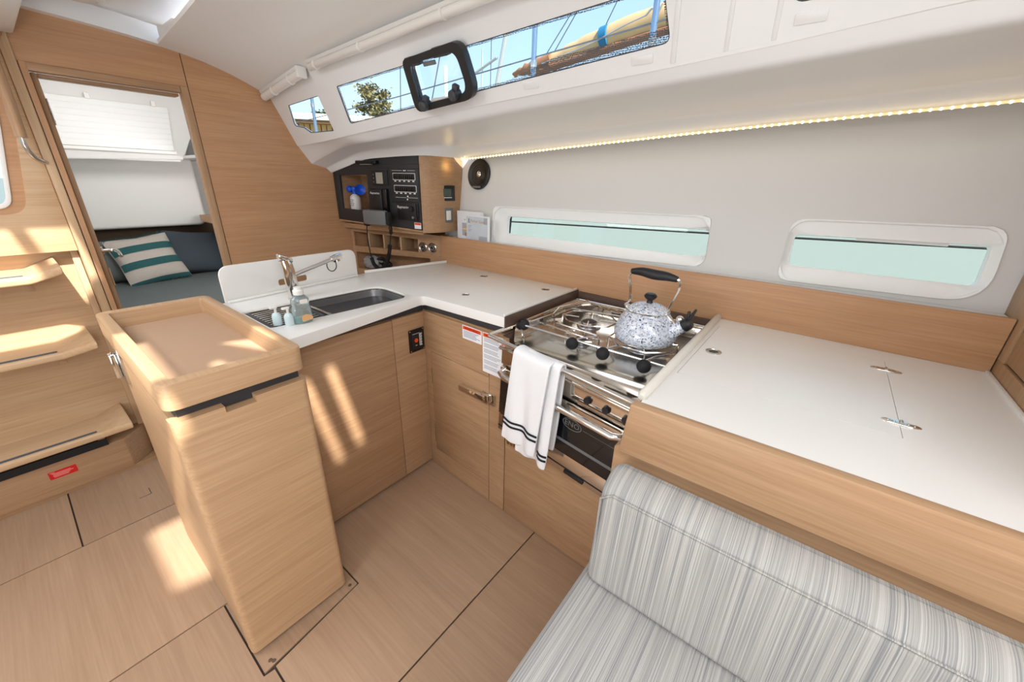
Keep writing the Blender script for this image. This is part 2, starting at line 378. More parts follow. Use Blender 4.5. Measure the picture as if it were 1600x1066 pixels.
def cr_path(pts, n=6, closed=False):    # Catmull-Rom
    P = [Vector(p) for p in pts]; out = []; N = len(P)
    for i in range(N if closed else N-1):
        p0 = P[i-1] if (closed or i > 0) else P[0]; p1 = P[i]; p2 = P[(i+1) % N]; p3 = P[(i+2) % N] if (closed or i+2 < N) else P[-1]
        for k_ in range(n):
            t = k_/n; out.append(0.5*((2*p1)+(p2-p0)*t+(2*p0-5*p1+4*p2-p3)*t*t+(3*p1-p0-3*p2+p3)*t**3))
    if not closed: out.append(P[-1])
    return out
X_, Y_, Z_ = V(1, 0, 0), V(0, 1, 0), V(0, 0, 1)

# ================================================================== SETTING
ZC = 0.94
# ---- floor: cut sole panels over a dark sub-floor
fl = struct('floor', 'light oak cabin sole of large panels with dark joints')
B('subfloor', fl, 'seam', (-2.75, 2.3, -1.7, 1.3, -0.06, -0.006))
g = 0.0028
def fpanel(pts, m='floor_oak'):
    bm = bm_(); prism(bm, [(x, y, -0.012) for x, y in pts], (0, 0, 0.012)); return obj('floor_panel', bm, m, fl, smooth=0)
fpanel([(-2.70, -1.65), (-2.545-.001, -1.65), (-2.57, 0.25), (-2.70, 0.25)], 'floor_oak_b')
fpanel([(-2.543, -1.65), (-2.083-g, -1.65), (-2.083-g, -0.16-g), (-2.552, -0.16-g)])
fpanel([(-2.552, -0.16+g), (-2.083-g, -0.16+g), (-2.083-g, 0.46), (-2.57, 0.46)], 'floor_oak_b')
fpanel([(-2.083+g, -1.65), (-1.366-g, -1.65), (-1.366-g, 0.46), (-2.083+g, 0.46)])
fpanel([(-1.366+g, -1.65), (-0.69, -1.65), (-0.69, 0.143), (-1.018, 0.143), (-1.023, 0.113), (-1.366+g, 0.113)], 'floor_oak_b')
fpanel([(-1.366+g, 0.119), (-1.03, 0.119), (-1.075, 0.461), (-1.366+g, 0.461)], 'floor_oak_b')
fpanel([(-1.0245, 0.149), (-0.69-g, 0.149), (-0.69-g, 1.13), (-1.43, 1.15), (-1.43, 0.4665), (-1.0705, 0.4665)])
fpanel([(-0.69+g, 0.149), (0.6, 0.149), (0.6, 1.08), (-0.69+g, 1.12)], 'floor_oak_b')
fpanel([(-0.69+g, -1.65), (2.2, -1.65), (2.2, 0.143), (-0.69+g, 0.143)])
fpanel([(-2.75, 0.47), (-1.45, 0.47), (-1.45, 1.28), (-2.75, 1.28)])
bm = bm_()
for x, y in ((-1.055, 0.145), (-1.09, 0.44), (-1.045, 0.152)): lathe(bm, [(0, .0012), (.006, .0012), (.0065, 0)], (x, y, 0), n=10)
obj('panel_screw', bm, 'well_brown', fl)
bm = bm_(); tube(bm, [(-2.245, .045, .001), (-2.245, .09, .001), (-2.30, .09, .001)], .0015, n=6); obj('lift_ring', bm, 'wire', fl)
# joints' outline plate round the foot of the island
# ---- aft bulkhead, with the doorway
wa = struct('wall_aft', 'oak veneer bulkhead across the aft end of the galley', (-2.6, 0.75, 0))
B('header_panel', wa, 'warm_oak_y', (-2.63, -2.60, 0.186, 0.748, 1.818, 2.0))
bm = bm_(); sheet(bm, [(.7515, 0), (1.66, 0), (1.66, 1.46), (1.43, 1.485), (1.30, 1.53), (1.235, 1.62), (1.125, 1.86), (1.06, 1.90), (.7515, 2.0)], [], .03, (-2.60, 0, 0), Y_, Z_); obj('veneer_panel', bm, 'warm_oak_y', wa, smooth=0)
B('panel_joint', wa, 'seam', (-2.632, -2.604, 0.74, 0.76, 1.82, 1.98))
d1 = struct('door_1', 'oak door frame into the aft sleeping cabin', (-2.6, 0.5, 0))
B('lintel', d1, 'oak_y', (-2.635, -2.594, 0.237, 0.7155, 1.789, 1.817), bev=.002)
B('jamb', d1, 'oak_z', (-2.635, -2.594, 0.717, 0.748, 0.0, 1.8175), bev=.003)
B('jamb', d1, 'warm_oak_z', (-2.64, -2.594, 0.218, 0.238, 0.0, 1.8175), bev=.002)
B('jamb', d1, 'oak_z', (-2.70, -2.625, 0.240, 0.260, 0.0, 1.788), bev=.006)
B('door_stop', d1, 'oak_y', (-2.70, -2.64, 0.26, 0.716, 1.777, 1.789), bev=.003)
sp = B('strike_plate', d1, 'steel', (-2.632, -2.610, 0.2602, 0.2625, 1.605, 1.70))
bm = bm_()
for zz in (1.62, 1.685): lathe(bm, [(0, .001), (.004, .001), (.0045, 0)], (-2.62, .2626, zz), axis=(0, 1, 0), n=8)
box(bm, -2.626, -2.614, .2624, .2632, 1.64, 1.665); obj('keep', bm, 'black_plastic', sp)
sp2 = B('hinge_plate', d1, 'oak_z', (-2.632, -2.606, 0.2602, 0.2625, 0.93, 1.01))
bm = bm_()
for zz in (.945, .968, .99): lathe(bm, [(0, .001), (.005, .001), (.0055, 0)], (-2.618, .2626, zz), axis=(0, 1, 0), n=8)
obj('screw_hole', bm, 'dark_wood', sp2)
bm = bm_(); lathe(bm, [(.02, 0), (.02, .006), (.008, .008), (.007, .03)], (-2.66, .262, 1.085), axis=(0, 1, 0), n=14)
tube(bm, cr_path([(-2.66, .29, 1.085), (-2.655, .305, 1.086), (-2.63, .315, 1.08), (-2.60, .316, 1.062)]), .007, n=8)
obj('door_handle', bm, 'chrome', d1)

# ---- companionway side panel with porthole
wc = struct('wall_companionway', 'sunlit oak panel under the companionway with a porthole', (-2.6, -0.2, 0))
hole = roundpoly([(-0.34, 1.262), (0.085, 1.262), (0.165, 1.70), (-0.34, 1.70)], [.05, .07, .06, .05], 6)
bm = bm_(); sheet(bm, [(-0.9, 1.104), (0.1845, 1.104), (0.1845, 2.1), (-0.9, 2.1)], [hole], .03, (-2.6, 0, 0), Y_, Z_, bev=.001)
obj('fascia_panel', bm, 'pale_oak_y', wc, smooth=30)
B('edge_post', wc, 'pale_oak_z', (-2.64, -2.585, 0.186, 0.2155, 0.0, 1.93), bev=.006)
w7 = struct('window_7', 'slanted porthole in the companionway panel with white frame', (-2.6, -.15, 1.45))
inner = roundpoly([(-0.32, 1.282), (0.052, 1.282), (0.128, 1.68), (-0.32, 1.68)], [.04, .055, .05, .04], 6)
inner2 = roundpoly([(-0.31, 1.296), (0.04, 1.296), (0.113, 1.668), (-0.31, 1.668)], [.04, .05, .05, .04], 6)
bm = bm_(); sheet(bm, hole, [inner], .01, (-2.609, 0, 0), Y_, Z_); obj('oak_rebate', bm, 'warm_oak_y', w7)
bm = bm_(); sheet(bm, inner, [inner2], .018, (-2.601, 0, 0), Y_, Z_, bev=.003); obj('frame', bm, 'white_plastic', w7)
bm = bm_(); sheet(bm, inner2, [], .004, (-2.612, 0, 0), Y_, Z_); obj('glass', bm, 'pane', w7, smooth=0)
# grab rail
gr = thing('grab_rail', 'oak grab rail with bent steel end above the companionway steps', 'rail', (-2.53, .15, 1.46))
bm = bm_(); tube(bm, cr_path([(-2.585, .19, 1.90), (-2.545, .163, 1.87), (-2.53, .155, 1.80), (-2.53, .152, 1.68), (-2.53, .147, 1.545)], 5), .0165, n=10); obj('handgrip', bm, 'oak_z', gr)
bm = bm_(); tube(bm, cr_path([(-2.53, .147, 1.55), (-2.532, .149, 1.51), (-2.548, .162, 1.477), (-2.575, .183, 1.463), (-2.601, .197, 1.458)], 5), .0085, n=10); obj('steel_end', bm, 'steel', gr)

# ---- companionway steps
st = thing('companionway_steps', 'oak companionway ladder with three wide treads with dark grip inlays', 'steps', (-2.6, -0.3, 0))
B('back_panel', st, 'pale_oak_y', (-2.69, -2.66, -0.9, 0.160, 0.0, 1.2))
B('side_stile', st, 'pale_oak_z', (-2.69, -2.632, 0.160, 0.184, 0.0, 1.2), bev=.002)
def tread(z, xf, yi, ye):
    # level middle with the end turned up and its corner cut off
    prof = [(xf, -0.9, 0.0), (xf, yi, 0.0), (xf+.085, ye, .042), (-2.66, ye, .046), (-2.66, yi, .004), (-2.66, -0.9, 0)]
    bm = bm_(); t = .034
    top = [bm.verts.new((x, y, z+h)) for x, y, h in prof]; bot = [bm.verts.new((x, y, z+h-t)) for x, y, h in prof]
    for f in ((0, 1, 4, 5), (1, 2, 3, 4)): bm.faces.new([top[i] for i in f]); bm.faces.new([bot[i] for i in f][::-1])
    for i in range(6): j = (i+1) % 6; bm.faces.new((top[i], bot[i], bot[j], top[j]))
    bmesh.ops.recalc_face_normals(bm, faces=bm.faces)
    es = [e_ for e_ in bm.edges if e_.calc_face_angle(0) > .6 and max(v.co.x for v in e_.verts) > -2.62]
    bmesh.ops.bevel(bm, geom=es, offset=.009, segments=3, profile=.5, affect='EDGES')
    o = obj('tread', bm, 'pale_oak_y', st)
    bm = bm_(); prism(bm, [(x, y, z-.002) for x, y in roundpoly([(xf-.028, -.9), (xf-.014, -.9), (xf-.014, yi-.012), (xf-.028, yi-.012)], [0, 0, .006, .006])], (0, 0, .0062)); obj('grip_inlay', bm, 'grip_strip', o)
    B('bracket', o, 'oak_x', (-2.66, xf-.05, yi-.02, yi+.004, z-.066, z-.034), bev=.002)
    return o
tread(1.036, -2.45, 0.012, 0.105); tread(0.707, -2.45, 0.012, 0.118); tread(0.283, -2.47, 0.022, 0.128)
bm = bm_(); prism(bm, [(-2.53, -.9, .02), (-2.53, .085, .02), (-2.61, .178, .02), (-2.66, .178, .02), (-2.66, -.9, .02)], (0, 0, .168), bev=.006); ba = obj('base_step', bm, 'oak_y', st)
B('kick_board', st, 'oak_y', (-2.66, -2.54, -.9, .178, 0.001, .02))
B('shadow_gap', st, 'black_rubber', (-2.66, -2.515, -.9, .03, .189, .225))
rl = B('red_label', st, 'red', (-2.5298, -2.5288, -.186, -.096, .104, .143), label='red printed label')
bm = bm_()
for i, (a, b) in enumerate(((-.18, -.165), (-.175, -.115), (-.172, -.108), (-.174, -.12), (-.172, -.125))): box(bm, -2.5289, -2.5283, a, b, .136-i*.006, .139-i*.006)
obj('print', bm, 'red_text', rl)

# ---- ceiling
ce = struct('ceiling', 'white padded headliner panel over the galley', (-1.5, .85, 1.95))
rowA = [(-2.6, 1.116, 1.837), (-2.34, 1.108, 1.874), (-2.08, 1.103, 1.905), (-1.6, 1.106, 1.938), (-1.1, 1.11, 1.965), (-.5, 1.115, 1.99), (.3, 1.12, 2.015), (1.3, 1.14, 2.04)]
rowL = [(-2.6, .67, 1.966), (-2.34, .655, 1.972), (-2.08, .643, 1.978), (-1.6, .615, 1.99), (-1.1, .59, 2.003), (-.5, .56, 2.02), (.3, .53, 2.04), (1.3, .50, 2.06)]
def camber(a, b, t): p = lerp(a, b, t); p.z += .022*math.sin(math.pi*t); return p
bm = bm_()
rows = [[camber(a, b, i/8) + (0, 0, 0) if False else camber(a, b, i/8) for i in range(9)] for a, b in zip(rowL, rowA)]
def addz(rows, dz): return [[p+V(0, 0, dz) for p in r] for r in rows]
loft(bm, rows); loft(bm, addz(rows, .016))
edge = [r[0] for r in rows]; loft(bm, [edge, [p+V(0, 0, .016) for p in edge]])
obj('headliner_panel', bm, 'headliner', ce)
bm = bm_(); loft(bm, [[Vector(p)+V(0, -.02, .018) for p in rowA], [Vector(p)+V(0, .09, .024) for p in rowA]]); obj('sun_leak_strip', bm, 'gelcoat', ce)  # unseen strip added to block sun leaking in past the headliner edge
B('forward_deckhead', ce, 'gelcoat', (1.25, 2.3, .7, 1.9, 2.06, 2.10)); B('forward_side', ce, 'gelcoat', (1.3, 2.3, 1.40, 1.44, -.05, 2.1))
# the roof moulding inboard of the panel: higher, its unseen holes shaped to cast the sun patches
HZ = 2.06
bm = bm_(); sheet(bm, [(-2.64, -1.7), (2.3, -1.7), (2.3, .72), (-2.64, .72)], [
    roundpoly([(-.12, -.40), (.30, -.40), (.34, -.27), (.06, -.22), (.01, -.10), (-.12, -.09)], .02), roundpoly([(-.64, -.16), (-.15, -.13), (-.15, -.06), (-.62, -.05)], .01),
    roundpoly([(-.46, .08), (-.18, .20), (-.40, .205)], .01), rrect(-.20, .20, .245, .285, .01), rrect(-.22, .17, .350, .392, .01), rrect(-.30, -.14, .03, .06, .01),
    rrect(-1.95, -1.40, -.62, -.16, .05), roundpoly([(-1.95, -.12), (-1.55, -.12), (-1.60, .0), (-1.95, .02)], .02)], -.04, (0, 0, HZ), X_, Y_)
obj('roof_moulding', bm, 'gelcoat', ce)
bm = bm_()
pr = [(.24, 1.995), (.42, 1.985), (.56, 1.975), (.68, 1.962)]
for (y0, z0), (y1, z1) in zip(pr, pr[1:]):
    prism(bm, [(-2.61, y0, z0), (-2.61, y1, z1), (-2.57, y1, z1+.012), (-2.50, y1, HZ), (-2.61, y1+.0, HZ), (-2.61, y0, HZ), (-2.50, y0, HZ), (-2.57, y0, z0+.012)][:2]+[(-2.57, y1, z1+.004), (-2.57, y0, z0+.004)], (0, 0, .07))
obj('bulkhead_coving', bm, 'gelcoat', ce)
B('companionway_frame', ce, 'gelcoat', (-2.585, -1.97, -.7, .236, 1.90, 2.10), bev=.012)
cl = thing('ceiling_lamp', 'round white ceiling lamp near the companionway', 'lamp', (-2.40, .42, 2.05))
bm = bm_(); lathe(bm, [(0, -.035), (.06, -.034), (.072, -.028), (.076, -.018), (.082, -.012), (.085, 0)], (-2.40, .42, 2.06), n=32); obj('housing', bm, 'white_plastic', cl)
bm = bm_(); lathe(bm, [(0, -.0375), (.05, -.0365), (.052, -.034)], (-2.40, .42, 2.06), n=28); obj('lens', bm, 'cabin_white', cl)

# ---- coachroof side: flat band with the deck windows
yaw = R(2.0); cu_ = V(math.cos(yaw), math.sin(yaw), 0); cv_ = V(0, .14, -.30); cv_ = (cv_ - cu_*cv_.dot(cu_)).normalized(); CP = V(-2.6, 1.116, 1.837); cw_ = cu_.cross(cv_)
if cw_.y > 0: pass
def cs(p): d = Vector(p)-CP; return (d.dot(cu_), d.dot(cv_))
def csw(a, b, w=0.0): return CP+cu_*a+cv_*b+cw_*w
rowG = [(-2.6, 1.225, 1.607), (-2.3, 1.228, 1.622), (-1.95, 1.230, 1.648), (-1.1, 1.232, 1.704), (-.53, 1.238, 1.731), (-.2, 1.240, 1.751), (.06, 1.241, 1.773), (1.3, 1.27, 1.84)]
wu = struct('wall_port_upper', 'white moulded coachroof side and side deck underside', (-1, 1.25, 1.7))
outer = [cs(p) for p in rowA] + [cs(Vector(p)+V(0, .004, -.009)) for p in rowG][::-1]
win_a = roundpoly([cs(p) for p in ((-2.459, 1.145, 1.785), (-2.138, 1.149, 1.802), (-2.152, 1.217, 1.655), (-2.379, 1.208, 1.655), (-2.425, 1.196, 1.681), (-2.51, 1.187, 1.694))], [.012, .008, .008, .02, .02, .015], 3)
win_b = roundpoly([cs(p) for p in ((-1.958, 1.146, 1.822), (-.468, 1.17, 1.888), (-.449, 1.222, 1.778), (-1.987, 1.212, 1.677))], [.012, .012, .02, .015], 4)
win_c = roundpoly([cs(p) for p in ((-.235, 1.16, 1.90), (.9, 1.19, 1.94), (.9, 1.235, 1.83), (-.185, 1.214, 1.806))], [.02, .02, .03, .03], 5)
bm = bm_(); sheet(bm, outer, [win_a, win_b, win_c], -.014, CP, cu_, cv_)
obj('window_band', bm, 'gelcoat', wu, smooth=30)
cols = [  # G        P2                    P3                     P4 (lower lip)
 ((-2.6, 1.225, 1.607), (-2.6, 1.295, 1.507), (-2.6, 1.385, 1.486), (-2.6, 1.415, 1.460)),
 ((-2.45, 1.227, 1.614), (-2.45, 1.33, 1.56), (-2.45, 1.42, 1.536), (-2.45, 1.440, 1.498)),
 ((-2.3, 1.228, 1.622), (-2.3, 1.355, 1.598), (-2.3, 1.452, 1.576), (-2.3, 1.468, 1.535)),
 ((-2.1, 1.229, 1.636), (-2.1, 1.365, 1.613), (-2.1, 1.495, 1.594), (-2.1, 1.508, 1.549)),
 ((-1.95, 1.230, 1.648), (-1.95, 1.37, 1.622), (-1.95, 1.53, 1.602), (-1.95, 1.542, 1.555)),
 ((-1.88, 1.230, 1.652), (-1.86, 1.37, 1.629), (-1.855, 1.56, 1.606), (-1.872, 1.575, 1.557)),
 ((-1.80, 1.230, 1.658), (-1.79, 1.37, 1.633), (-1.79, 1.62, 1.610), (-1.825, 1.64, 1.555)),
 ((-1.70, 1.230, 1.664), (-1.70, 1.37, 1.640), (-1.73, 1.70, 1.614), (-1.80, 1.73, 1.554)),
 ((-1.55, 1.231, 1.674), (-1.55, 1.365, 1.650), (-1.60, 1.75, 1.622), (-1.74, 1.80, 1.557)),
 ((-1.1, 1.232, 1.704), (-1.1, 1.36, 1.680), (-1.1, 1.757, 1.652), (-1.1, 1.80, 1.594)),
 ((-.53, 1.238, 1.731), (-.53, 1.36, 1.708), (-.53, 1.757, 1.683), (-.53, 1.80, 1.628)),
 ((-.2, 1.240, 1.751), (-.2, 1.36, 1.724), (-.2, 1.757, 1.697), (-.2, 1.80, 1.645)),
 ((.25, 1.245, 1.783), (.25, 1.362, 1.75), (.25, 1.757, 1.716), (.25, 1.80, 1.665)),
 ((1.3, 1.27, 1.84), (1.3, 1.38, 1.81), (1.3, 1.76, 1.78), (1.3, 1.80, 1.725))]
def soft(col):
    G, P2, P3, P4 = map(Vector, col); f = 1-.066*min(1, max(0, (P2.x+2.6)/.5)); P2 = V(P2.x*f, P2.y*f, 1.43+(P2.z-1.43)*f)
    out = [G+V(0, .03, .012), G, lerp(G, P2, .15)]
    for a, p, b, r in ((G, P2, P3, .28), (P2, P3, P4, .35)):
        s = p.lerp(a, r if p is P2 else .05); e_ = p.lerp(b, .05 if p is P2 else r)
        for k_ in range(5): q = k_/4; out.append(s*(1-q)**2+p*2*q*(1-q)+e_*q*q)
    out += [lerp(P3, P4, .9), P4, P4+V(0, .025, .004), P4+V(0, .20, .03)]
    return out
colsF = []
for a, b in zip(cols, cols[1:]):
    pass
cc = [soft(c) for c in cols]; nrow = len(cc[0])
fine = [cr_path([c[i] for c in cc], 4) for i in range(nrow)]
bm = bm_(); loft(bm, [[fine[i][j] for i in range(nrow)] for j in range(len(fine[0]))]); obj('deck_underside', bm, 'gelcoat', wu, smooth=60)
bm = bm_()   # moulded ribs and low pads on the window band
def rib(p, q, w_, h):
    a, b = cs(p), cs(q); box(bm, 0, 1, 0, 1, 0, 1, M=Matrix.Identity(4)) if False else None
    d = V(b[0]-a[0], b[1]-a[1], 0).normalized(); nrm = V(-d.y, d.x, 0)*w_/2
    pts = [(a[0]+nrm.x, a[1]+nrm.y), (b[0]+nrm.x, b[1]+nrm.y), (b[0]-nrm.x, b[1]-nrm.y), (a[0]-nrm.x, a[1]-nrm.y)]
    prism(bm, [csw(x, y, sgn*-.001) for x, y in pts], cw_*sgn*h, bev=.0012)
sgn = 1 if cw_.y < 0 else -1
rib((-.418, 1.12, 1.98), (-.442, 1.238, 1.735), .012, .004)
rib((-.30, 1.14, 1.95), (-.315, 1.236, 1.742), .010, .003)
rib((-.205, 1.14, 1.96), (-.215, 1.238, 1.75), .010, .003)
for p in ((-.525, 1.2295, 1.752), (-.90, 1.2255, 1.731), (-.150, 1.2285, 1.780)):
    a, b = cs(p); prism(bm, [csw(x, y, -.001*sgn) for x, y in rrect(a-.030, a+.030, b-.011, b+.011, .004)], cw_*sgn*.0035, bev=.001)
obj('moulded_pad', bm, 'gelcoat', wu)
def deck_window(name, label, loop, n_frit):
    w = struct(name, label, csw(*loop[0])); 
    bm = bm_(); sheet(bm, loop, [], .005, csw(0, 0, -sgn*.010), cu_, cv_); obj('glass', bm, 'pane', w, smooth=0)
    L_ = [Vector((a, b, 0)) for a, b in loop]; c = sum(L_, Vector())/len(L_)
    def inset(d):
        out = []
        for i, p in enumerate(L_):
            t = (L_[(i+1) % len(L_)]-L_[i-1]).normalized(); nn = V(-t.y, t.x, 0); nn = nn if nn.dot(c-p) > 0 else -nn; q = p+nn*d; out.append((q.x, q.y))
        return out
    bm = bm_(); sheet(bm, loop, [inset(.0028)], .004, csw(0, 0, -sgn*.006), cu_, cv_); obj('gasket', bm, 'dark_grey', w, smooth=0)
    if n_frit:
        bm = bm_(); sheet(bm, inset(.0005), [inset(n_frit)], 0, csw(0, 0, -sgn*.0088), cu_, cv_); obj('dotted_border', bm, 'frit', w, smooth=0)
    return w
deck_window('window_3', 'small angular deck window at the aft end of the coachroof side', win_a, 0)
w4 = deck_window('window_4', 'long deck window in the coachroof side with dotted border', win_b, .009)
deck_window('window_5', 'forward deck window cut off by the top of the photo', win_c, .013)
bm = bm_(); fb = [cs(p) for p in ((-.98, 1.209, 1.751), (-.80, 1.198, 1.786), (-.60, 1.204, 1.796), (-.46, 1.207, 1.808), (-.452, 1.220, 1.782))]; sheet(bm, fb, [], 0, csw(0, 0, -sgn*.0086), cu_, cv_); obj('dotted_band', bm, 'frit', w4, smooth=0)
# ---- opening portlight in the long window
pc = ((-1.42, 1.146, 1.862), (-1.115, 1.155, 1.884), (-1.105, 1.225, 1.725), (-1.44, 1.222, 1.70))
po = thing('portlight', 'black framed opening portlight with latches in the long deck window', 'portlight', csw(*cs((-1.27, 1.19, 1.79))))
q4 = [cs(p) for p in pc]; o_out = roundpoly(q4, [.03, .05, .06, .035], 6)
def shrink(q, d):
    c = sum((V(a, b, 0) for a, b in q), V(0, 0, 0))/4; return [((a-c.x)*(1-d[0])+c.x, (b-c.y)*(1-d[1])+c.y) for a, b in q]
o_in = roundpoly(shrink(q4, (.21, .26)), [.03, .04, .045, .03], 6); o_md = roundpoly(shrink(q4, (.12, .15)), [.03, .045, .05, .03], 6)
bm = bm_(); sheet(bm, o_out, [o_in], .032, csw(0, 0, sgn*.012), cu_*1, cv_, bev=.006); obj('frame', bm, 'black_plastic', po)
bm = bm_(); sheet(bm, o_md, [o_in], .012, csw(0, 0, sgn*.024), cu_, cv_, bev=.004); obj('inner_ring', bm, 'black_gloss', po)
bm = bm_(); sheet(bm, o_in, [], .004, csw(0, 0, -sgn*.01), cu_, cv_); obj('glass', bm, 'pane', po, smooth=0)
def csbox(bm, p, sa, sb, w0, w1, bev=.003, turn=0.0):
    a, b = p; ct, s_ = math.cos(turn), math.sin(turn)
    pts = [(a+x*ct-y*s_, b+x*s_+y*ct) for x, y in ((-sa, -sb), (sa, -sb), (sa, sb), (-sa, sb))]
    prism(bm, [csw(x, y, sgn*w0) for x, y in pts], cw_*sgn*(w1-w0), bev=bev)
for p in ((-1.375, 1.156, 1.846), (-1.225, 1.16, 1.857)):
    bm = bm_(); a, b = cs(p); csbox(bm, (a, b-.006), .034, .015, .012, .040); obj('hinge', bm, 'dark_grey', po)
bm = bm_(); csbox(bm, cs((-1.30, 1.166, 1.838)), .03, .007, .02, .03, .002); obj('label_plate', bm, 'grey_plastic', po)
for p in ((-1.375, 1.213, 1.722), (-1.205, 1.21, 1.742)):
    bm = bm_(); a, b = cs(p); lathe(bm, [(0, 0), (.016, 0), (.017, .012), (.02, .02), (.018, .04), (.012, .046), (0, .046)], csw(a, b, sgn*.022), axis=cw_*sgn, n=14); csbox(bm, (a+.006, b-.012), .012, .02, .03, .05, .004, .5); obj('latch', bm, 'dark_grey', po)
bm = bm_(); csbox(bm, cs((-1.29, 1.214, 1.728)), .06, .010, .022, .030, .003); obj('sill', bm, 'offwhite_rail', po)

# ---- rolled shades along the top of the coachroof side
def shade(name, label, p0, p1, r, clips, group=None):
    p0, p1 = Vector(p0), Vector(p1); t = thing(name, label, 'shade', (p0+p1)/2)
    d = (p1-p0).normalized(); bm = bm_(); tube(bm, [p0, p0+d*.004, p1-d*.004, p1], [r*.8, r, r, r*.8], n=14); obj('rolled_fabric', bm, 'white_plastic', t)
    up_ = V(0, 0, 1); sd = d.cross(up_).normalized()
    bm = bm_(); u, v, w = frame_from(d)
    prism(bm, [p0+up_*r*.7-sd*r*.9, p0+up_*r*.7+sd*r*.9, p0+up_*(r*.7+.012)+sd*r*1.2, p0+up_*(r*.7+.012)-sd*r*1.2], p1-p0, bev=.002); obj('track', bm, 'cabin_white', t)
    for c in clips:
        bm = bm_(); q = p0.lerp(p1, c); tube(bm, [q-d*.006, q+d*.006], r*1.18, n=14); obj('clip', bm, 'white_plastic', t)
    bm = bm_(); box(bm, p1.x-.01, p1.x+.012, p1.y-r*1.2, p1.y+r*1.2, p1.z-r*1.1, p1.z+r*1.4, bev=.004); obj('end_bracket', bm, 'white_plastic', t)
shade('rolled_shade', 'short white rolled shade above the small aft deck window', (-2.585, 1.085, 1.826), (-2.12, 1.072, 1.879), .019, (.3, .75))
shade('rolled_shade', 'long white rolled shade running forward along the ceiling edge', (-2.03, 1.07, 1.890), (.9, 1.09, 2.012), .016, (.02, .14, .30, .5, .7))

# ---- hull side, port
HP = V(0, 1.82, 1.10); hv = V(0, .08, .5).normalized(); hwz = X_.cross(hv)   # points inboard (-y)
def hs(p): d = Vector(p)-HP; return (d.x, d.dot(hv))
def hsw(a, b, w=0.0): return HP+X_*a+hv*b+hwz*w
wp = struct('wall_port', 'smooth white hull side above the galley worktop', (-.8, 1.85, 1.3))
f1o = roundpoly([hs(p) for p in ((-1.585, 1.817, 1.080), (-.385, 1.822, 1.112), (-.401, 1.855, 1.319), (-1.60, 1.852, 1.298))], [.02, .05, .03, .035], 6)
f2o = roundpoly([hs(p) for p in ((-.118, 1.821, 1.104), (.430, 1.823, 1.116), (.417, 1.859, 1.342), (-.122, 1.857, 1.330))], [.04, .10, .05, .05], 7)
bm = bm_(); sheet(bm, [(-2.0, -.25), (1.3, -.25), (1.3, .75), (-2.0, .75)], [f1o, f2o], .05, HP, X_, hv)
obj('hull_lining', bm, 'hull_liner', wp, smooth=30)
B('hull_lining', wp, 'hull_liner', (-2.66, -1.98, 1.86, 1.92, .8, 1.60))
def hull_window(name, label, outer_, glass_, rg):
    w = struct(name, label, hsw(*outer_[0]))
    gl_ = roundpoly(glass_, rg, 5)
    # dished surround sloping back to the pane
    N = 40
    def resample(loop, N):
        P = [V(a, b, 0) for a, b in loop]; P.append(P[0]); Ls = [0]
        for a, b in zip(P, P[1:]): Ls.append(Ls[-1]+(b-a).length)
        out = []; j = 0
        for i in range(N):
            t = Ls[-1]*i/N
            while Ls[j+1] < t: j += 1
            f = (t-Ls[j])/max(1e-9, Ls[j+1]-Ls[j]); out.append(P[j].lerp(P[j+1], f))
        return out
    ca = sum((V(a, b, 0) for a, b in glass_), V(0, 0, 0))/len(glass_)
    def polar(loop):
        # rays from the middle, so that both outlines pair up point to point
        P = resample(loop, 400); angs = [(math.atan2((p.y-ca.y)*3.4, p.x-ca.x), p) for p in P]; out = []
        for i in range(96):
            a = -math.pi+2*math.pi*i/96; out.append(min(angs, key=lambda q: abs((q[0]-a+math.pi) % (2*math.pi)-math.pi))[1])
        return out
    o1 = polar(outer_); o2 = polar(gl_)
    bm = bm_()
    def ring(pts, w_): return [bm.verts.new(hsw(p.x, p.y, w_)) for p in pts]
    mid = [a.lerp(b, .10) for a, b in zip(o1, o2)]; m2 = [a.lerp(b, .92) for a, b in zip(o1, o2)]
    rg_ = [ring(o1, -.004), ring(o1, .008), ring(mid, .006), ring(mid, -.006), ring(m2, -.022), ring(o2, -.021), ring(o2, -.060)]
    for A, B_ in zip(rg_, rg_[1:]):
        for i in range(96): j = (i+1) % 96; bm.faces.new((A[i], A[j], B_[j], B_[i]))
    obj('surround', bm, 'window_white', w, smooth=50)
    bm = bm_(); sheet(bm, gl_, [], .005, hsw(0, 0, -.050), X_, hv); obj('glass', bm, 'hull_pane', w, smooth=0)
    return w
w1 = hull_window('window_1', 'long narrow hull window behind the stove, pale green water outside', f1o, [hs(p) for p in ((-1.497, 1.817, 1.152), (-.392, 1.829, 1.154), (-.402, 1.847, 1.268), (-1.505, 1.844, 1.249))], [.008, .012, .008, .008])
w2 = hull_window('window_2', 'slanted hull window at the right over the white lid counter', f2o, [hs(p) for p in ((-.095, 1.83, 1.163), (.404, 1.831, 1.165), (.402, 1.85, 1.288), (-.102, 1.848, 1.277))], [.012, .02, .012, .015])
def hbar(bm, p, q, r_, w0, w1_):
    a, b = hs(p), hs(q); d = V(b[0]-a[0], b[1]-a[1], 0).normalized(); nn = V(-d.y, d.x, 0)*r_
    prism(bm, [hsw(a[0]+nn.x, a[1]+nn.y, w0), hsw(b[0]+nn.x, b[1]+nn.y, w0), hsw(b[0]-nn.x, b[1]-nn.y, w0), hsw(a[0]-nn.x, a[1]-nn.y, w0)], hwz*(w1_-w0))
bm = bm_(); hbar(bm, (-1.500, 1.817, 1.15), (-1.502, 1.844, 1.25), .004, -.055, -.045); obj('side_seal', bm, 'black_rubber', w1)
bm = bm_(); hbar(bm, (.08, 1.85, 1.281), (.31, 1.85, 1.285), .008, -.048, -.030); obj('catch', bm, 'cabin_white', w2)
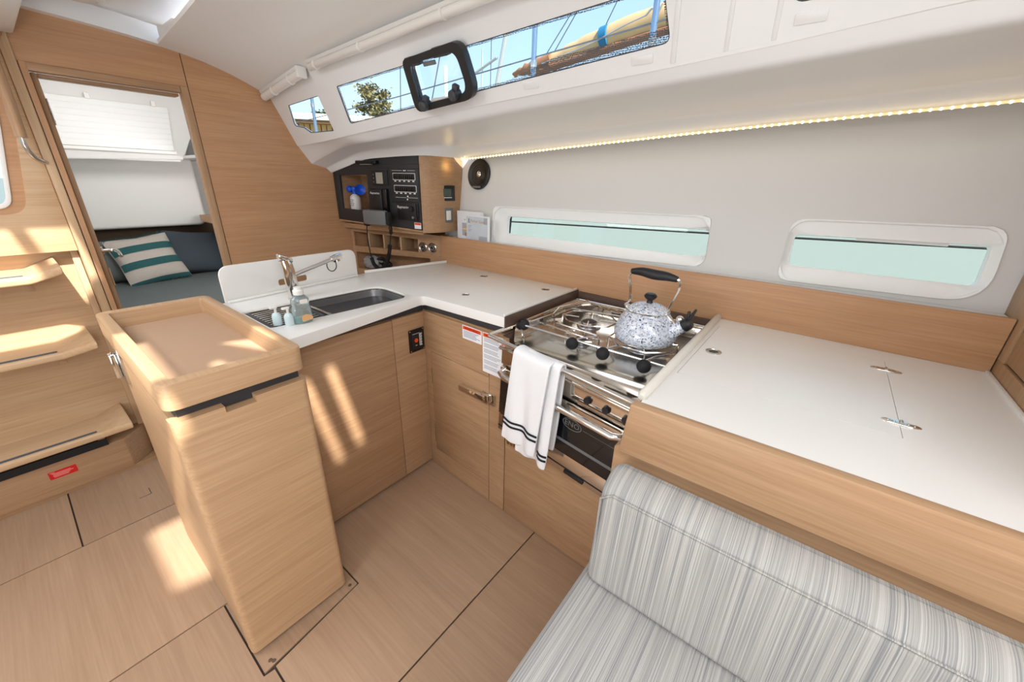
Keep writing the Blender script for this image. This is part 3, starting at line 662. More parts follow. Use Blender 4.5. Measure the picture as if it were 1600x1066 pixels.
# ---- oak splashback along the hull
t1 = struct('trim_1', 'warm oak splashback board along the hull side', (-.7, 1.715, ZC))
bm = bm_(); prism(bm, [(-1.935, 1.716, ZC-.12), (.475, 1.700, ZC-.12), (.475, 1.716, ZC-.12), (-1.935, 1.732, ZC-.12)], (0, 0, 1.107-ZC+.12), bev=.002); obj('board', bm, 'warm_oak_x', t1)
bm = bm_(); prism(bm, [(-1.935, 1.73, 1.085), (.475, 1.714, 1.085), (.475, 1.84, 1.085), (-1.935, 1.84, 1.085)], (0, 0, .012)); obj('ledge', bm, 'cabin_white', t1)
# ---- forward bulkhead panel at the right
wf = struct('wall_forward', 'honey oak bulkhead at the forward end of the counter', (.48, 1.5, ZC))
B('panel_frame', wf, 'oak_z', (.478, .51, .85, 1.83, .5, .985), (.478, .51, 1.66, 1.83, .985, 1.7), (.478, .51, .85, 1.66, 1.5, 1.7), bev=.001)
B('inset_panel', wf, 'oak_z', (.482, .51, .86, 1.655, .991, 1.495), bev=.001)
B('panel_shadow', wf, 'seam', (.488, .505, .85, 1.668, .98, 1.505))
# ---- LED strip under the deck edge
ls = thing('led_strip', 'thin warm LED strip along the underside of the side deck', 'light strip', (-.7, 1.80, 1.6))
lp = [(-1.80, 1.792, 1.548), (-1.1, 1.792, 1.591), (-.53, 1.792, 1.625), (-.2, 1.792, 1.642), (.25, 1.792, 1.662), (1.3, 1.792, 1.722)]
bm = bm_(); tube(bm, lp, .0042, n=6); obj('tape', bm, 'led_warm', ls)
bm = bm_(); ball(bm, (0, 0, 0), .0042, n=6); me_d = None
def along(x):
    for a, b in zip(lp, lp[1:]):
        if a[0] <= x <= b[0]: return lerp(a, b, (x-a[0])/(b[0]-a[0]))
first = obj('diode', bm, 'led', ls, fix=True)
for v in first.data.vertices: v.co += OFF[ls.name]
first.location = along(-1.795)-OFF[ls.name]-V(0, .003, .001)
x = -1.795+.022
while x < .62:
    c = first.copy(); COL.objects.link(c); c.parent = ls; c.location = along(x)-OFF[ls.name]-V(0, .003, .001); x += .022
ld = bpy.data.lights.new('led_glow', 'AREA'); lo = bpy.data.objects.new('led_glow', ld); COL.objects.link(lo); ld.shape = 'RECTANGLE'; ld.size = 2.0; ld.size_y = .02; ld.energy = 0.12; ld.color = (1, .82, .55)
lamp('led_end_glow', 'POINT', .06, (1, .72, .30), (-1.840, 1.735, 1.51), shadow_soft_size=.02)
lo.location = (-.75, 1.80, 1.595); lo.rotation_euler = (0, R(-3.3), 0)
# ---- rest of the saloon, out of view
ws = struct('wall_starboard', 'white hull side opposite the galley')
B('hull_lining', ws, 'hull_liner', (-2.64, 2.3, -1.74, -1.70, .9, 2.1)); B('locker_front', ws, 'oak_x', (-2.64, 2.3, -1.74, -1.70, -.05, .9))
B('bulkhead', struct('wall_saloon', 'oak saloon bulkhead behind the photographer'), 'warm_oak_y', (2.3, 2.34, -1.74, 1.9, -.05, 2.1))

# ================================================================== GALLEY FURNITURE
# ---- island with tray top
isl = thing('galley_island', 'narrow oak island with a recessed tray top standing in the walkway', 'cabinet', (-1.46, .28, 0))
B('body', isl, 'island_oak_x', (-1.81, -1.142, .124, .436, .012, .868))
B('plinth', isl, 'seam', (-1.79, -1.13, .14, .42, 0, .012))
def rounded_front(x0, x1, y0, y1, r):   # plan outline with rounded front corners at x1
    return roundpoly([(x0, y0), (x1, y0), (x1, y1), (x0, y1)], [0, r, r, 0], 8)
do = bm_(); prism(do, [(x, y, .015) for x, y in rounded_front(-1.139, -1.098, .116, .436, .034)], (0, 0, .850))
for y0, y1 in ((.116, .226), (.298, .436)):
    pass
prism(do, [(x, y, .865) for x, y in roundpoly([(-1.139, .116), (-1.098, .116), (-1.098, .226), (-1.139, .226)], [0, .034, 0, 0], 8)], (0, 0, .017))
prism(do, [(x, y, .865) for x, y in roundpoly([(-1.139, .298), (-1.098, .298), (-1.098, .436), (-1.139, .436)], [0, 0, .034, 0], 8)], (0, 0, .017))
obj('door', do, 'island_oak_y', isl)
B('shadow_gap', isl, 'black_band', (-1.80, -1.126, .136, .424, .868, .916))
tr_o = rrect(-1.905, -1.098, .114, .440, .035, 7); tr_i = rrect(-1.868, -1.135, .146, .408, .012, 4)
bm = bm_(); sheet(bm, tr_o, [tr_i], .068, (0, 0, .982), X_, Y_, bev=.005); obj('tray_rim', bm, 'island_oak_x', isl, smooth=40)
bm = bm_(); sheet(bm, tr_i, [], .006, (0, 0, .924), X_, Y_); obj('tray_floor', bm, 'tray_mat', isl, smooth=0)
bm = bm_(); box(bm, -1.775, -1.70, .116, .1245, .775, .905, bev=.004); la = obj('latch_plate', bm, 'steel', isl)
bm = bm_(); box(bm, -1.765, -1.735, .098, .116, .79, .88, bev=.006); obj('latch_lever', bm, 'chrome', la)

# ---- sink cabinet
sc = thing('sink_cabinet', 'oak base cabinet under the sink with a wide door and a slim panel', 'cabinet', (-1.6, .80, 0))
B('body', sc, 'oak_y', (-1.90, -1.412, .475, 1.16, .02, .866))
B('plinth', sc, 'seam', (-1.88, -1.42, .49, 1.09, 0, .02))
B('door', sc, 'oak_y', (-1.412, -1.392, .478, .9365, .022, .861), bev=.0015, label='wide oak door under the sink')
B('slim_panel', sc, 'oak_y', (-1.412, -1.392, .9395, 1.1115, .022, .863), bev=.0015, label='slim oak panel with a black switch plate')
swp = B('switch_panel', sc, 'black_gloss', (-1.392, -1.387, 1.017, 1.104, .680, .792), bev=.002, label='black switch panel with a red button')
bm = bm_()
for y, z in ((1.024, .785), (1.097, .785), (1.024, .687), (1.097, .687)): lathe(bm, [(0, .0012), (.003, .001), (.0034, 0)], (-1.387, y, z), axis=(1, 0, 0), n=10)
obj('screw', bm, 'steel', swp)
B('inner_plate', swp, 'black_plastic', (-1.387, -1.383, 1.030, 1.095, .695, .775), bev=.002)
bm = bm_(); lathe(bm, [(.010, 0), (.0095, .003), (0, .0035)], (-1.383, 1.053, .738), axis=(1, 0, 0), n=16); obj('button', bm, 'orange_red', swp)
bm = bm_()
for (y0, y1, z0, z1) in ((1.072, 1.076, .708, .766), (1.080, 1.084, .708, .766), (1.072, 1.088, .764, .767), (1.072, 1.088, .750, .752), (1.072, 1.088, .736, .738), (1.072, 1.088, .722, .724), (1.072, 1.088, .707, .71), (1.034, 1.075, .770, .7715), (1.048, 1.058, .712, .7145)): box(bm, -1.3832, -1.3825, y0, y1, z0, z1)
obj('markings', bm, 'white_print', swp)

# ---- corner cabinet beside the stove: its face runs a few degrees off the hull line
ang = math.atan2(-.041, .923); fu = V(math.cos(ang), math.sin(ang), 0); fn = V(fu.y, -fu.x, 0)   # fn points towards the walkway
FP = V(-1.384, 1.112, 0)
def fx(x): return (x+1.384)/fu.x
def fbox(bm, x0, x1, z0, z1, d0, d1, bev=0.0):
    a, b = FP+fu*fx(x0)+fn*d0, FP+fu*fx(x1)+fn*d0
    prism(bm, [a+Z_*z0, b+Z_*z0, b+Z_*z1, a+Z_*z1], fn*(d1-d0), bev=bev)
def FB(name, parent, m_, *bx, bev=0.0, label=None):
    bm = bm_()
    for b in bx: fbox(bm, *b, bev=bev)
    return obj(name, bm, m_, parent, label=label)
cc_ = thing('corner_cabinet', 'oak corner cabinet with hinged door and chrome lever, between sink and stove', 'cabinet', (-1.1, 1.3, 0))
FB('body', cc_, 'oak_x', (-1.405, -.907, .0, .872, -.55, -.018))
FB('face_frame', cc_, 'oak_x', (-1.402, -1.3525, .004, .867, -.018, 0), (-1.3525, -.969, .673, .867, -.018, 0), (-1.3525, -.969, .004, .108, -.018, 0), (-.9645, -.8745, .004, .867, -.018, 0))
dr = FB('door', cc_, 'oak_x', (-1.350, -.9675, .1105, .6705, -.016, .001), bev=.001)
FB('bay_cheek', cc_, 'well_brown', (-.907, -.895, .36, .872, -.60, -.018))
for z0, z1 in ((.50, .585), (.155, .262)): FB('hinge', dr, 'steel', (-1.3545, -1.3495, z0, z1, -.002, .0025), bev=.001)
hb = bm_(); fbox(hb, -.995, -.925, .548, .602, 0, .012, bev=.004); ha = obj('handle_plate', hb, 'chrome', dr)
hb = bm_(); fbox(hb, -1.125, -.965, .563, .592, .016, .036, bev=.007); fbox(hb, -.99, -.945, .556, .598, .010, .03, bev=.006); obj('lever', hb, 'chrome', ha, label='chrome lever handle')
def sticker(x0, x1, z0, z1, band, nl, label, head):
    s = FB('warning_label', cc_, 'paper', (x0, x1, z0, z1, .0, .0012), label=label)
    FB('header_band', s, 'orange_red', (x0+.004, x1-.004, z1-band, z1-.003, .0012, .0018))
    bm = bm_(); z = z1-band-.007; random.seed(int(x0*1000)); i = 0
    while z > z0+.006:
        if i % 4 != 3 or nl < 10: fbox(bm, x0+.008, x1-.008-random.random()*.03, z, z+.0022, .0012, .0017)
        z -= (z1-z0-band-.012)/nl; i += 1
    obj('print', bm, 'paper_ink', s)
    text('heading', head, band*.95, FP+fu*fx((x0+x1)/2)+fn*.0021+Z_*(z1-band/2-.0015), fu, Z_, 'dark_red', s)
sticker(-1.123, -1.008, .806, .8665, .018, 6, 'small white warning label with an orange heading', 'WARNING')
sticker(-1.002, -.890, .690, .8665, .018, 24, 'tall white warning label with an orange heading', 'WARNING')
# ---- stove bay and drawer front below it
bay = thing('stove_front_cabinet', 'oak cabinet front below the stove with dark stove recess above', 'cabinet', (-.6, 1.3, 0))
FB('front_panel', bay, 'oak_x', (-.8695, -.20, .004, .432, -.02, 0), bev=.001)
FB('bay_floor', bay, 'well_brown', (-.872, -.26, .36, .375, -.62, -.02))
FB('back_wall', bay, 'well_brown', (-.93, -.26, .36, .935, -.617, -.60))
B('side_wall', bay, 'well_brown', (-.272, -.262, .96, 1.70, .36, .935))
bm = bm_()
for i in range(4): fbox(bm, -.858+i*.018, -.846+i*.018, .392, .412+.006*(i % 2), 0, .003, bev=.001)
obj('catch', bm, 'brass', bay)
FB('bay_clip', bay, 'black_plastic', (-.52, -.45, .375, .39, -.14, -.11), bev=.003)

# ---- white L-shaped worktop
wt = thing('worktop', 'white L shaped worktop around the sink with flush lid latches', 'worktop', (-1.5, 1.2, ZC))
out = [(-1.286, .462), (-1.39, 1.112), (-.914, 1.122), (-.920, 1.708), (-1.895, 1.722), (-1.985, 1.19), (-1.885, .462)]
out = roundpoly(out, [.02, .03, .004, 0, 0, 0, 0], 5)
sk = [(-1.442, .480), (-1.420, 1.070), (-1.690, 1.085), (-1.708, .480)]
sk_o = roundpoly(sk, [.03, .075, .075, .03], 7)
bm = bm_(); sheet(bm, out, [sk_o], .042, (0, 0, ZC), X_, Y_, bev=.003); obj('slab', bm, 'solid_surface', wt, smooth=40)
B('edge_band', wt, 'black_band', (-1.88, -1.404, .482, 1.12, .866, ZC-.042), (-1.404, -.918, 1.121, 1.66, .873, ZC-.042))
bm = bm_(); prism(bm, [(-1.892, 1.722, ZC), (-1.982, 1.19, ZC), (-1.972, 1.188, ZC), (-1.880, 1.718, ZC)], (0, 0, .016), bev=.004); obj('upstand', bm, 'solid_surface', wt)
B('end_lip', wt, 'solid_surface', (-.926, -.916, 1.13, 1.700, ZC-.001, ZC+.011), bev=.003)
B('end_face', wt, 'well_brown', (-.9135, -.909, 1.124, 1.70, .70, ZC+.003))
def latch(parent, x, y, r=.019, rot=0.0):
    bm = bm_(); lathe(bm, [(r, 0), (r, .0022), (r*.82, .003), (r*.78, .0012), (0, .0012)], (x, y, ZC), n=22); a = obj('flush_latch', bm, 'steel', parent)
    bm = bm_(); M = Matrix.Translation((x, y, ZC)) @ Matrix.Rotation(rot, 4, 'Z'); box(bm, -r*.55, r*.55, -r*.16, r*.16, .001, .0035, bev=.001, M=M); lathe(bm, [(r*.3, .001), (r*.28, .0036), (0, .004)], (x, y, ZC), n=12); obj('finger_pull', bm, 'dark_grey', a)
latch(wt, -1.254, 1.254, .018, .3); latch(wt, -1.452, 1.597, .022, .2); latch(wt, -1.034, 1.592, .021, .4)
# ---- sink
si = thing('sink', 'stainless double sink with slatted drainer at its left end', 'sink', (-1.56, .78, .79))
def inset_quad(q, d): c = (sum(p[0] for p in q)/4, sum(p[1] for p in q)/4); return [(c[0]+(p[0]-c[0])*(1-d/.13), c[1]+(p[1]-c[1])*(1-d/.29)) for p in q]
sk_i = roundpoly(inset_quad(sk, .010), [.025, .07, .07, .025], 7)
bm = bm_(); sheet(bm, sk_o, [sk_i], .006, (0, 0, ZC-.006), X_, Y_); obj('rim', bm, 'steel', si)
def bowl(q, rads, depth, rb=.02):
    bm = bm_(); o_ = roundpoly(q, rads, 6); c = (sum(p[0] for p in o_)/len(o_), sum(p[1] for p in o_)/len(o_)); rings = []
    for z, s in ((ZC-.006, 1), (ZC-.02, .985), (ZC-depth+rb, .95), (ZC-depth+.004, .91), (ZC-depth, .82), (ZC-depth, .3), (ZC-depth, .08)):
        rings.append([bm.verts.new((c[0]+(x-c[0])*s, c[1]+(y-c[1])*s, z)) for x, y in o_])
    for A, B_ in zip(rings, rings[1:]):
        for i in range(len(A)): j = (i+1) % len(A); bm.faces.new((A[i], A[j], B_[j], B_[i]))
    bm.faces.new(rings[-1]); return bm, c
bm, c_ = bowl([(-1.447, .716), (-1.432, 1.062), (-1.680, 1.076), (-1.697, .712)], [.02, .07, .07, .02], .15); obj('deep_bowl', bm, 'brushed_steel', si, smooth=50)
bm = bm_(); lathe(bm, [(.035, 0), (.033, .003), (.02, .002), (0, .001)], (c_[0], c_[1], ZC-.151), n=20); obj('drain', bm, 'chrome', si)
bm, c_ = bowl([(-1.452, .488), (-1.449, .700), (-1.698, .698), (-1.700, .488)], [.02, .02, .02, .02], .10); obj('small_bowl', bm, 'brushed_steel', si, smooth=50)
bm = bm_(); prism(bm, [(-1.447, .700, ZC-.02), (-1.446, .716, ZC-.02), (-1.698, .712, ZC-.02), (-1.699, .697, ZC-.02)], (0, 0, .014), bev=.003); obj('divider', bm, 'steel', si)
dk = B('drainer', si, 'dark_grey', (-1.69, -1.46, .488, .506, ZC-.016, ZC-.004), (-1.69, -1.46, .678, .690, ZC-.016, ZC-.004), bev=.003)
bm = bm_()
for i in range(10): box(bm, -1.685+i*.0245, -1.677+i*.0245, .50, .684, ZC-.015, ZC-.008, bev=.002)
obj('drainer_bar', bm, 'steel', dk); B('drainer_edge', dk, 'white_plastic', (-1.70, -1.45, .4835, .4875, ZC-.008, ZC-.0025), bev=.001)
# ---- faucet
fa = thing('faucet', 'chrome galley tap with a long spout over the sink', 'faucet', (-1.745, .705, ZC))
bm = bm_(); lathe(bm, [(.026, 0), (.026, .006), (.021, .010), (.021, .03)], (-1.745, .705, ZC), n=20); obj('base_ring', bm, 'chrome', fa)
bm = bm_(); tube(bm, [(-1.745, .705, ZC+.005), (-1.746, .704, ZC+.06), (-1.748, .702, ZC+.115), (-1.750, .698, ZC+.155)], [.023, .0235, .025, .023], n=18); obj('body', bm, 'chrome', fa)
bm = bm_(); tube(bm, cr_path([(-1.742, .715, ZC+.100), (-1.745, .76, ZC+.112), (-1.75, .84, ZC+.130), (-1.755, .90, ZC+.144)], 4), [.0085]*13, n=12); tube(bm, [(-1.755, .895, ZC+.143), (-1.758, .92, ZC+.150), (-1.759, .948, ZC+.155)], [.0125, .0145, .013], n=14); cyl(bm, (-1.757, .925, ZC+.152), (-1.755, .925, ZC+.132), .011, n=12); obj('spout', bm, 'chrome', fa)
bm = bm_(); tube(bm, [(-1.750, .698, ZC+.150), (-1.751, .695, ZC+.168)], [.0235, .022], n=16); prism(bm, [(-1.768, .668, ZC+.178), (-1.734, .668, ZC+.178), (-1.728, .718, ZC+.155), (-1.774, .718, ZC+.155)], (0, .004, .018), bev=.005); obj('lever', bm, 'chrome', fa)
tie = bm_(); tube(tie, [(-1.752+.003*math.sin(a), .893+.021*math.sin(a), ZC+.118+.027*math.cos(a)) for a in [i*2*math.pi/20 for i in range(20)]], .0022, n=6, closed=True); box(tie, -1.757, -1.746, .906, .915, ZC+.130, ZC+.148, bev=.002)
tag(obj('cable_tie', tie, 'black_plastic', origin=(-1.752, .893, ZC+.09)), 'black cable tie looped around the tap spout', 'cable tie')
# ---- splash guard
sg = thing('splash_guard', 'white upright splash guard with rounded corners and slot behind the tap', 'panel', (-1.91, .81, ZC))
su = V(-.082, .633, 0).normalized(); bm = bm_()
sheet(bm, roundpoly([(-.005, 0), (.648, 0), (.648, .142), (-.005, .150)], [.004, .004, .045, .045], 7), [rrect(.222, .362, .028, .056, .010, 4)], .008, (-1.873, .492, ZC), su, Z_, bev=.002)
obj('panel', bm, 'solid_surface', sg, smooth=40)
bm = bm_(); prism(bm, [V(-1.873, .492, ZC)+su*a+V(.633, .082, 0).normalized()*d for a, d in ((0, .001), (.64, .001), (.64, .016), (0, .016))], (0, 0, .010), bev=.003); obj('foot_ledge', bm, 'solid_surface', sg)
# ---- dish soap and pump bottles
so = thing('dish_soap', 'clear dish soap bottle with white cap and teal liquid by the tap', 'bottle', (-1.425, .590, ZC-.004))
sb = [(.0, .002), (.030, .002), (.034, .008), (.034, .055), (.029, .067), (.033, .078), (.031, .090), (.018, .104), (.012, .108), (.012, .112), (0, .112)]
bm = bm_(); lathe(bm, sb, (-1.425, .590, ZC-.004), axis=(0, 0, 1), sy=.65); obj('bottle_body', bm, 'bottle_shell', so)
bm = bm_(); lathe(bm, [(0, .006), (.031, .006), (.031, .026), (0, .026)], (-1.425, .590, ZC-.004), sy=.62); obj('liquid', bm, 'soap_cyan', so)
bm = bm_(); lathe(bm, [(.017, .107), (.018, .122), (.013, .126), (.013, .134), (0, .135)], (-1.425, .590, ZC-.004)); obj('cap', bm, 'white_plastic', so)
bm = bm_(); prism(bm, [(-1.389, y, z) for y, z in roundpoly([(.572, ZC+.012), (.612, ZC+.016), (.608, ZC+.030), (.588, ZC+.038), (.572, ZC+.034)], .006, 3)], (.0015, 0, 0)); lb = obj('front_label', bm, 'photo_orange', so)
bm = bm_(); prism(bm, [(-1.397, y, z) for y, z in rrect(.577, .604, ZC+.076, ZC+.090, .005, 3)], (.003, 0, 0)); obj('neck_label', bm, 'paper_cream', so)
def pump(x, y, lab):
    t = thing('pump_bottle', lab, 'bottle', (x, y, ZC-.004), 'small pump bottles by the sink')
    bm = bm_(); lathe(bm, [(0, .001), (.014, .001), (.0155, .005), (.0155, .036), (.010, .045), (.006, .047), (0, .047)], (x, y, ZC-.004), n=20); obj('bottle_body', bm, 'mini_bottle', t)
    bm = bm_(); cyl(bm, (x, y, ZC+.042), (x, y, ZC+.060), .0045, n=10); box(bm, x-.006, x+.006, y-.018, y+.006, ZC+.058, ZC+.066, bev=.002); obj('pump_head', bm, 'white_plastic', t)
pump(-1.468, .520, 'tiny pale pump bottle farther from the worktop edge'); pump(-1.430, .545, 'tiny pale pump bottle next to the clear dish soap')

# ---- forward counter at the right
rc = thing('forward_counter', 'white counter with a hinged lid and oak front rail behind the settee', 'counter', (.2, 1.25, 0))
lid_h = [(-.2405, 1.077), (.2350, 1.077), (.2350, 1.598), (-.2405, 1.598)]
bm = bm_(); sheet(bm, [(-.258, .848), (1.3, .872), (1.3, 1.46), (.60, 1.20), (.600, 1.40), (.468, 1.699), (-.258, 1.703)][:2]+[(1.3, 1.699), (.468, 1.699), (-.258, 1.703)], [lid_h], .03, (0, 0, ZC), X_, Y_); obj('slab', bm, 'solid_surface', rc, smooth=0)
bm = bm_(); sheet(bm, [(x+(.0011 if x < 0 else -.0011), y+(.0011 if y < 1.3 else -.0011)) for x, y in lid_h], [], .02, (0, 0, ZC), X_, Y_); lid = obj('lid', bm, 'solid_surface', rc, smooth=0)
B('lid_seat', rc, 'paper_ink', (-.25, .245, 1.07, 1.605, ZC-.045, ZC-.024))
latch(lid, -.197, 1.312, .024, .5)
def hinge(x, y, s, m_):
    bm = bm_(); lathe(bm, [(s*2, 0), (s*2, .0018), (s*1.9, .0028), (0, .003)], (x, y, ZC), n=28, sy=1)
    for v in bm.verts: v.co.y = y+(v.co.y-y)*.36
    h_ = obj('lid_hinge', bm, m_, rc); bm = bm_(); cyl(bm, (x, y-s*.42, ZC+.0035), (x, y+s*.42, ZC+.0035), .0042, n=10)
    for i in (-1.3, -.7, .7, 1.3): lathe(bm, [(s*.16, 0), (s*.12, .001), (0, .0008)], (x+i*s, y, ZC+.0028), n=8)
    obj('pin', bm, 'steel', h_)
hinge(.233, 1.512, .018, 'steel'); hinge(.237, 1.150, .0175, 'chrome')
bm = bm_(); tube(bm, [(-.262, .862, ZC+.006), (-.262, .872, ZC+.008), (-.266, 1.69, ZC+.008), (-.266, 1.70, ZC+.006)], [.008, .0125, .0125, .008], n=12); obj('fiddle_rail', bm, 'offwhite_rail', rc)
bm = bm_(); prism(bm, [(-.285, .818, .80), (-.272, .818, ZC+.005), (1.3, .842, ZC+.005), (1.3, .842, .80)], (0, .030, 0), bev=.006); obj('front_rail', bm, 'oak_x', rc)
bm = bm_(); prism(bm, [(-.305, .846, .10), (-.305, .846, .79), (-.275, .846, .815), (1.3, .87, .815), (1.3, .87, .10)], (0, .03, 0), bev=.002); obj('front_board', bm, 'oak_x', rc)
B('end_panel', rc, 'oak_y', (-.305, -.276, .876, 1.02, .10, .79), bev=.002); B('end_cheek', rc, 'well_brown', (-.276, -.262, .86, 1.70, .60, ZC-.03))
B('wall_bead', rc, 'white_plastic', (.466, .476, .90, 1.70, ZC-.01, ZC+.006), bev=.002)

# ---- settee
def cushion(name, pts, x0, x1, bev, lab, cat, seams):
    bm = bm_(); prism(bm, [(x0, y, z) for y, z in pts], (x1-x0, 0, 0))
    bmesh.ops.recalc_face_normals(bm, faces=bm.faces)
    bmesh.ops.bevel(bm, geom=bm.edges[:], offset=bev, segments=4, profile=.5, affect='EDGES')
    t = thing(name, lab, cat, ((x0+x1)/2, sum(p[0] for p in pts)/len(pts), min(p[1] for p in pts))); obj('cover', bm, 'upholstery', t, smooth=60)
    for s in seams: bm = bm_(); tube(bm, s, .0028, n=6); obj('piping', bm, 'upholstery', t)
cushion('backrest_cushion', [(.700, .452), (.728, .748), (.790, .779), (.832, .772), (.832, .452)], -.284, 1.25, .028, 'striped grey backrest cushion leaning against the oak counter front', 'cushion', [[(-.271, .712, .50), (-.275, .725, .720), (-.25, .7275, .7405), (1.2, .7275, .7405)]])
cushion('seat_cushion', [(.20, .30), (.20, .448), (.845, .450), (.845, .30)], -.305, 1.25, .030, 'striped grey settee seat cushion at the bottom of the photo', 'cushion', [[(-.298, .23, .432), (-.298, .82, .433)]])
sb_ = thing('settee_base', 'oak settee base under the striped seat cushion', 'bench', (.4, .55, 0)); B('front_board', sb_, 'oak_x', (-.27, 1.25, .24, .26, 0, .298)); B('end_board', sb_, 'oak_y', (-.29, -.27, .24, .845, 0, .298)); B('seat_board', sb_, 'oak_x', (-.27, 1.25, .26, .845, .28, .298))

# ================================================================== STOVE
sv = thing('stove', 'stainless gimballed marine stove with hob, fiddle rails and oven', 'stove', (-.60, 1.4, .45))
SX0, SX1, SY0, SY1, SZ = -.878, -.300, 1.14, 1.655, .848
bm = bm_(); box(bm, SX0, SX1, SY0-.02, SY1, SZ-.05, SZ, bev=.004); obj('hob_tray', bm, 'steel', sv)
bm = bm_()   # sloping back and side flanges
prism(bm, [(SX0, SY0+.0, SZ), (SX0, SY1, SZ), (SX0-.012, SY1+.005, SZ+.058), (SX0-.012, SY0+.03, SZ+.062)], (.002, 0, 0))
prism(bm, [(SX1, SY0+.0, SZ), (SX1, SY1, SZ), (SX1+.004, SY1+.005, SZ+.058), (SX1+.004, SY0+.05, SZ+.050)], (.002, 0, 0))
prism(bm, [(SX0, SY1, SZ), (SX1, SY1, SZ), (SX1+.004, SY1+.006, SZ+.058), (SX0-.012, SY1+.006, SZ+.058)], (0, .002, 0))
obj('hob_flange', bm, 'steel_mirror', sv)
bm = bm_(); RZ = SZ+.052
tube(bm, [(SX0+.0, SY0+.06, SZ+.002), (SX0-.004, SY0+.055, RZ), (SX1, SY0+.05, RZ-.002), (SX1, SY0+.045, SZ+.002)], .0045, n=8)
tube(bm, [(SX0-.012, SY0+.055, RZ+.008), (SX0-.012, SY1+.004, RZ+.008), (SX1+.004, SY1+.004, RZ+.008), (SX1+.004, SY0+.055, RZ)], .003, n=6)
obj('fiddle_rail', bm, 'chrome', sv)
def kn(x, y, z):
    bm = bm_(); ball(bm, (x, y, z), .0235, n=16); k_ = obj('clamp_knob', bm, 'black_rubber', sv)
    bm = bm_(); cyl(bm, (x, y, z), (x, y+.045, z), .008, n=10); obj('stem', bm, 'steel', k_)
kn(-.878, 1.205, .898); kn(-.640, 1.185, .886); kn(-.515, 1.180, .884); kn(-.366, 1.175, .884)
def burner(x, y, r):
    bm = bm_(); lathe(bm, [(r*1.5, 0), (r*1.45, .004), (r*.9, .003), (r*.9, .012), (r, .014), (r, .020), (r*.5, .024), (0, .024)], (x, y, SZ), n=24); obj('burner', bm, 'brushed_steel', sv)
    bm = bm_(); lathe(bm, [(r*.92, .0205), (r*.6, .026), (0, .027)], (x, y, SZ), n=20); obj('burner_cap', bm, 'dark_grey', sv)
burner(-.735, 1.50, .036); burner(-.455, 1.40, .040); burner(-.66, 1.29, .026)
def potring(cx, cy, rx, ry, z, a0=0.0):
    pts = [(cx+rx*math.cos(a), cy+ry*math.sin(a), z) for a in [a0+i*math.pi/4 for i in range(8)]]
    bm = bm_(); tube(bm, pts, .0034, n=6, closed=True)
    for i in range(0, 8, 2): tube(bm, [pts[i], (pts[i][0], pts[i][1], SZ)], .003, n=6); tube(bm, [pts[i], lerp(pts[i], (cx, cy, z), .62)], .003, n=6)
    obj('pan_support', bm, 'chrome', sv)
potring(-.735, 1.50, .125, .105, SZ+.034, .3); potring(-.455, 1.40, .128, .118, SZ+.034, .39); potring(-.66, 1.295, .07, .06, SZ+.030, .2)
for (a, b) in (((-.878, 1.22, RZ), (-.862, 1.40, RZ+.002)), ((-.862, 1.40, RZ+.002), (-.845, 1.42, RZ+.03)), ((-.845, 1.42, RZ+.03), (-.80, 1.60, RZ+.03)), ((-.64, 1.20, RZ), (-.60, 1.31, RZ-.01)), ((-.60, 1.31, RZ-.01), (-.80, 1.33, RZ-.01)), ((-.515, 1.19, RZ), (-.505, 1.27, RZ-.012)), ((-.505, 1.27, RZ-.012), (-.56, 1.34, RZ-.012)), ((-.366, 1.19, RZ), (-.36, 1.26, RZ-.01)), ((-.36, 1.26, RZ-.01), (-.315, 1.33, RZ-.01)), ((-.86, 1.30, RZ-.015), (-.62, 1.27, RZ-.015)), ((-.55, 1.62, RZ-.012), (-.32, 1.60, RZ-.012)), ((-.86, 1.56, RZ-.012), (-.62, 1.61, RZ-.012))): bm = bm_(); tube(bm, [a, b], .0034, n=6); obj('pan_clamp', bm, 'chrome', sv)

# front: towel rail, control panel, oven door (the stove hangs a touch askew in its gimbals)
su_ = V(.545, -.055, -.030).normalized(); sn = V(-.10, -.99, 0).normalized(); sw_ = su_.cross(sn)*-1; sw_ = sw_ if sw_.z > 0 else -sw_; sn = sw_.cross(su_); sn = sn if sn.y < 0 else -sn
SP = V(-.885, 1.075, .845)
def sbx(bm, a0, a1, h0, h1, d0, d1, bev=0.0):
    P = SP+su_*a0+sw_*h0+sn*d0; prism(bm, [P, P+su_*(a1-a0), P+su_*(a1-a0)+sw_*(h1-h0), P+sw_*(h1-h0)], sn*(d1-d0), bev=bev)
def SB(name, m_, *bx, bev=0.0, parent=None, label=None):
    bm = bm_()
    for b in bx: sbx(bm, *b, bev=bev)
    return obj(name, bm, m_, parent or sv, label=label)
def spt(a, h, d): return SP+su_*a+sw_*h+sn*d
SB('oven_body', 'steel', (.004, .585, -.39, -.01, -.45, -.022))
SB('top_front', 'steel_mirror', (.0, .59, -.012, .004, -.16, .012), (.0, .59, -.006, -.001, .012, .018), bev=.002)
SB('control_panel', 'steel_mirror', (.003, .587, -.075, -.014, -.03, .0), bev=.001)
for a in (.41, .48, .55):
    bm = bm_(); cyl(bm, spt(a, -.046, 0), spt(a, -.046, .013), .014, .012, n=18); obj('control_knob', bm, 'black_plastic', sv)
bm = bm_(); tube(bm, [spt(-.028, .045, -.12), spt(-.03, .045, .035), spt(-.022, .045, .046), spt(.59, .045, .046), spt(.598, .045, .036), spt(.598, .03, -.08)], .0085, n=12); obj('towel_rail', bm, 'chrome', sv)
od = SB('oven_door', 'oven_glass', (.008, .582, -.302, -.085, -.022, .004), bev=.002, label='black glass oven door')
SB('door_head', 'steel_mirror', (.008, .582, -.112, -.085, -.02, .009), bev=.003, parent=od)
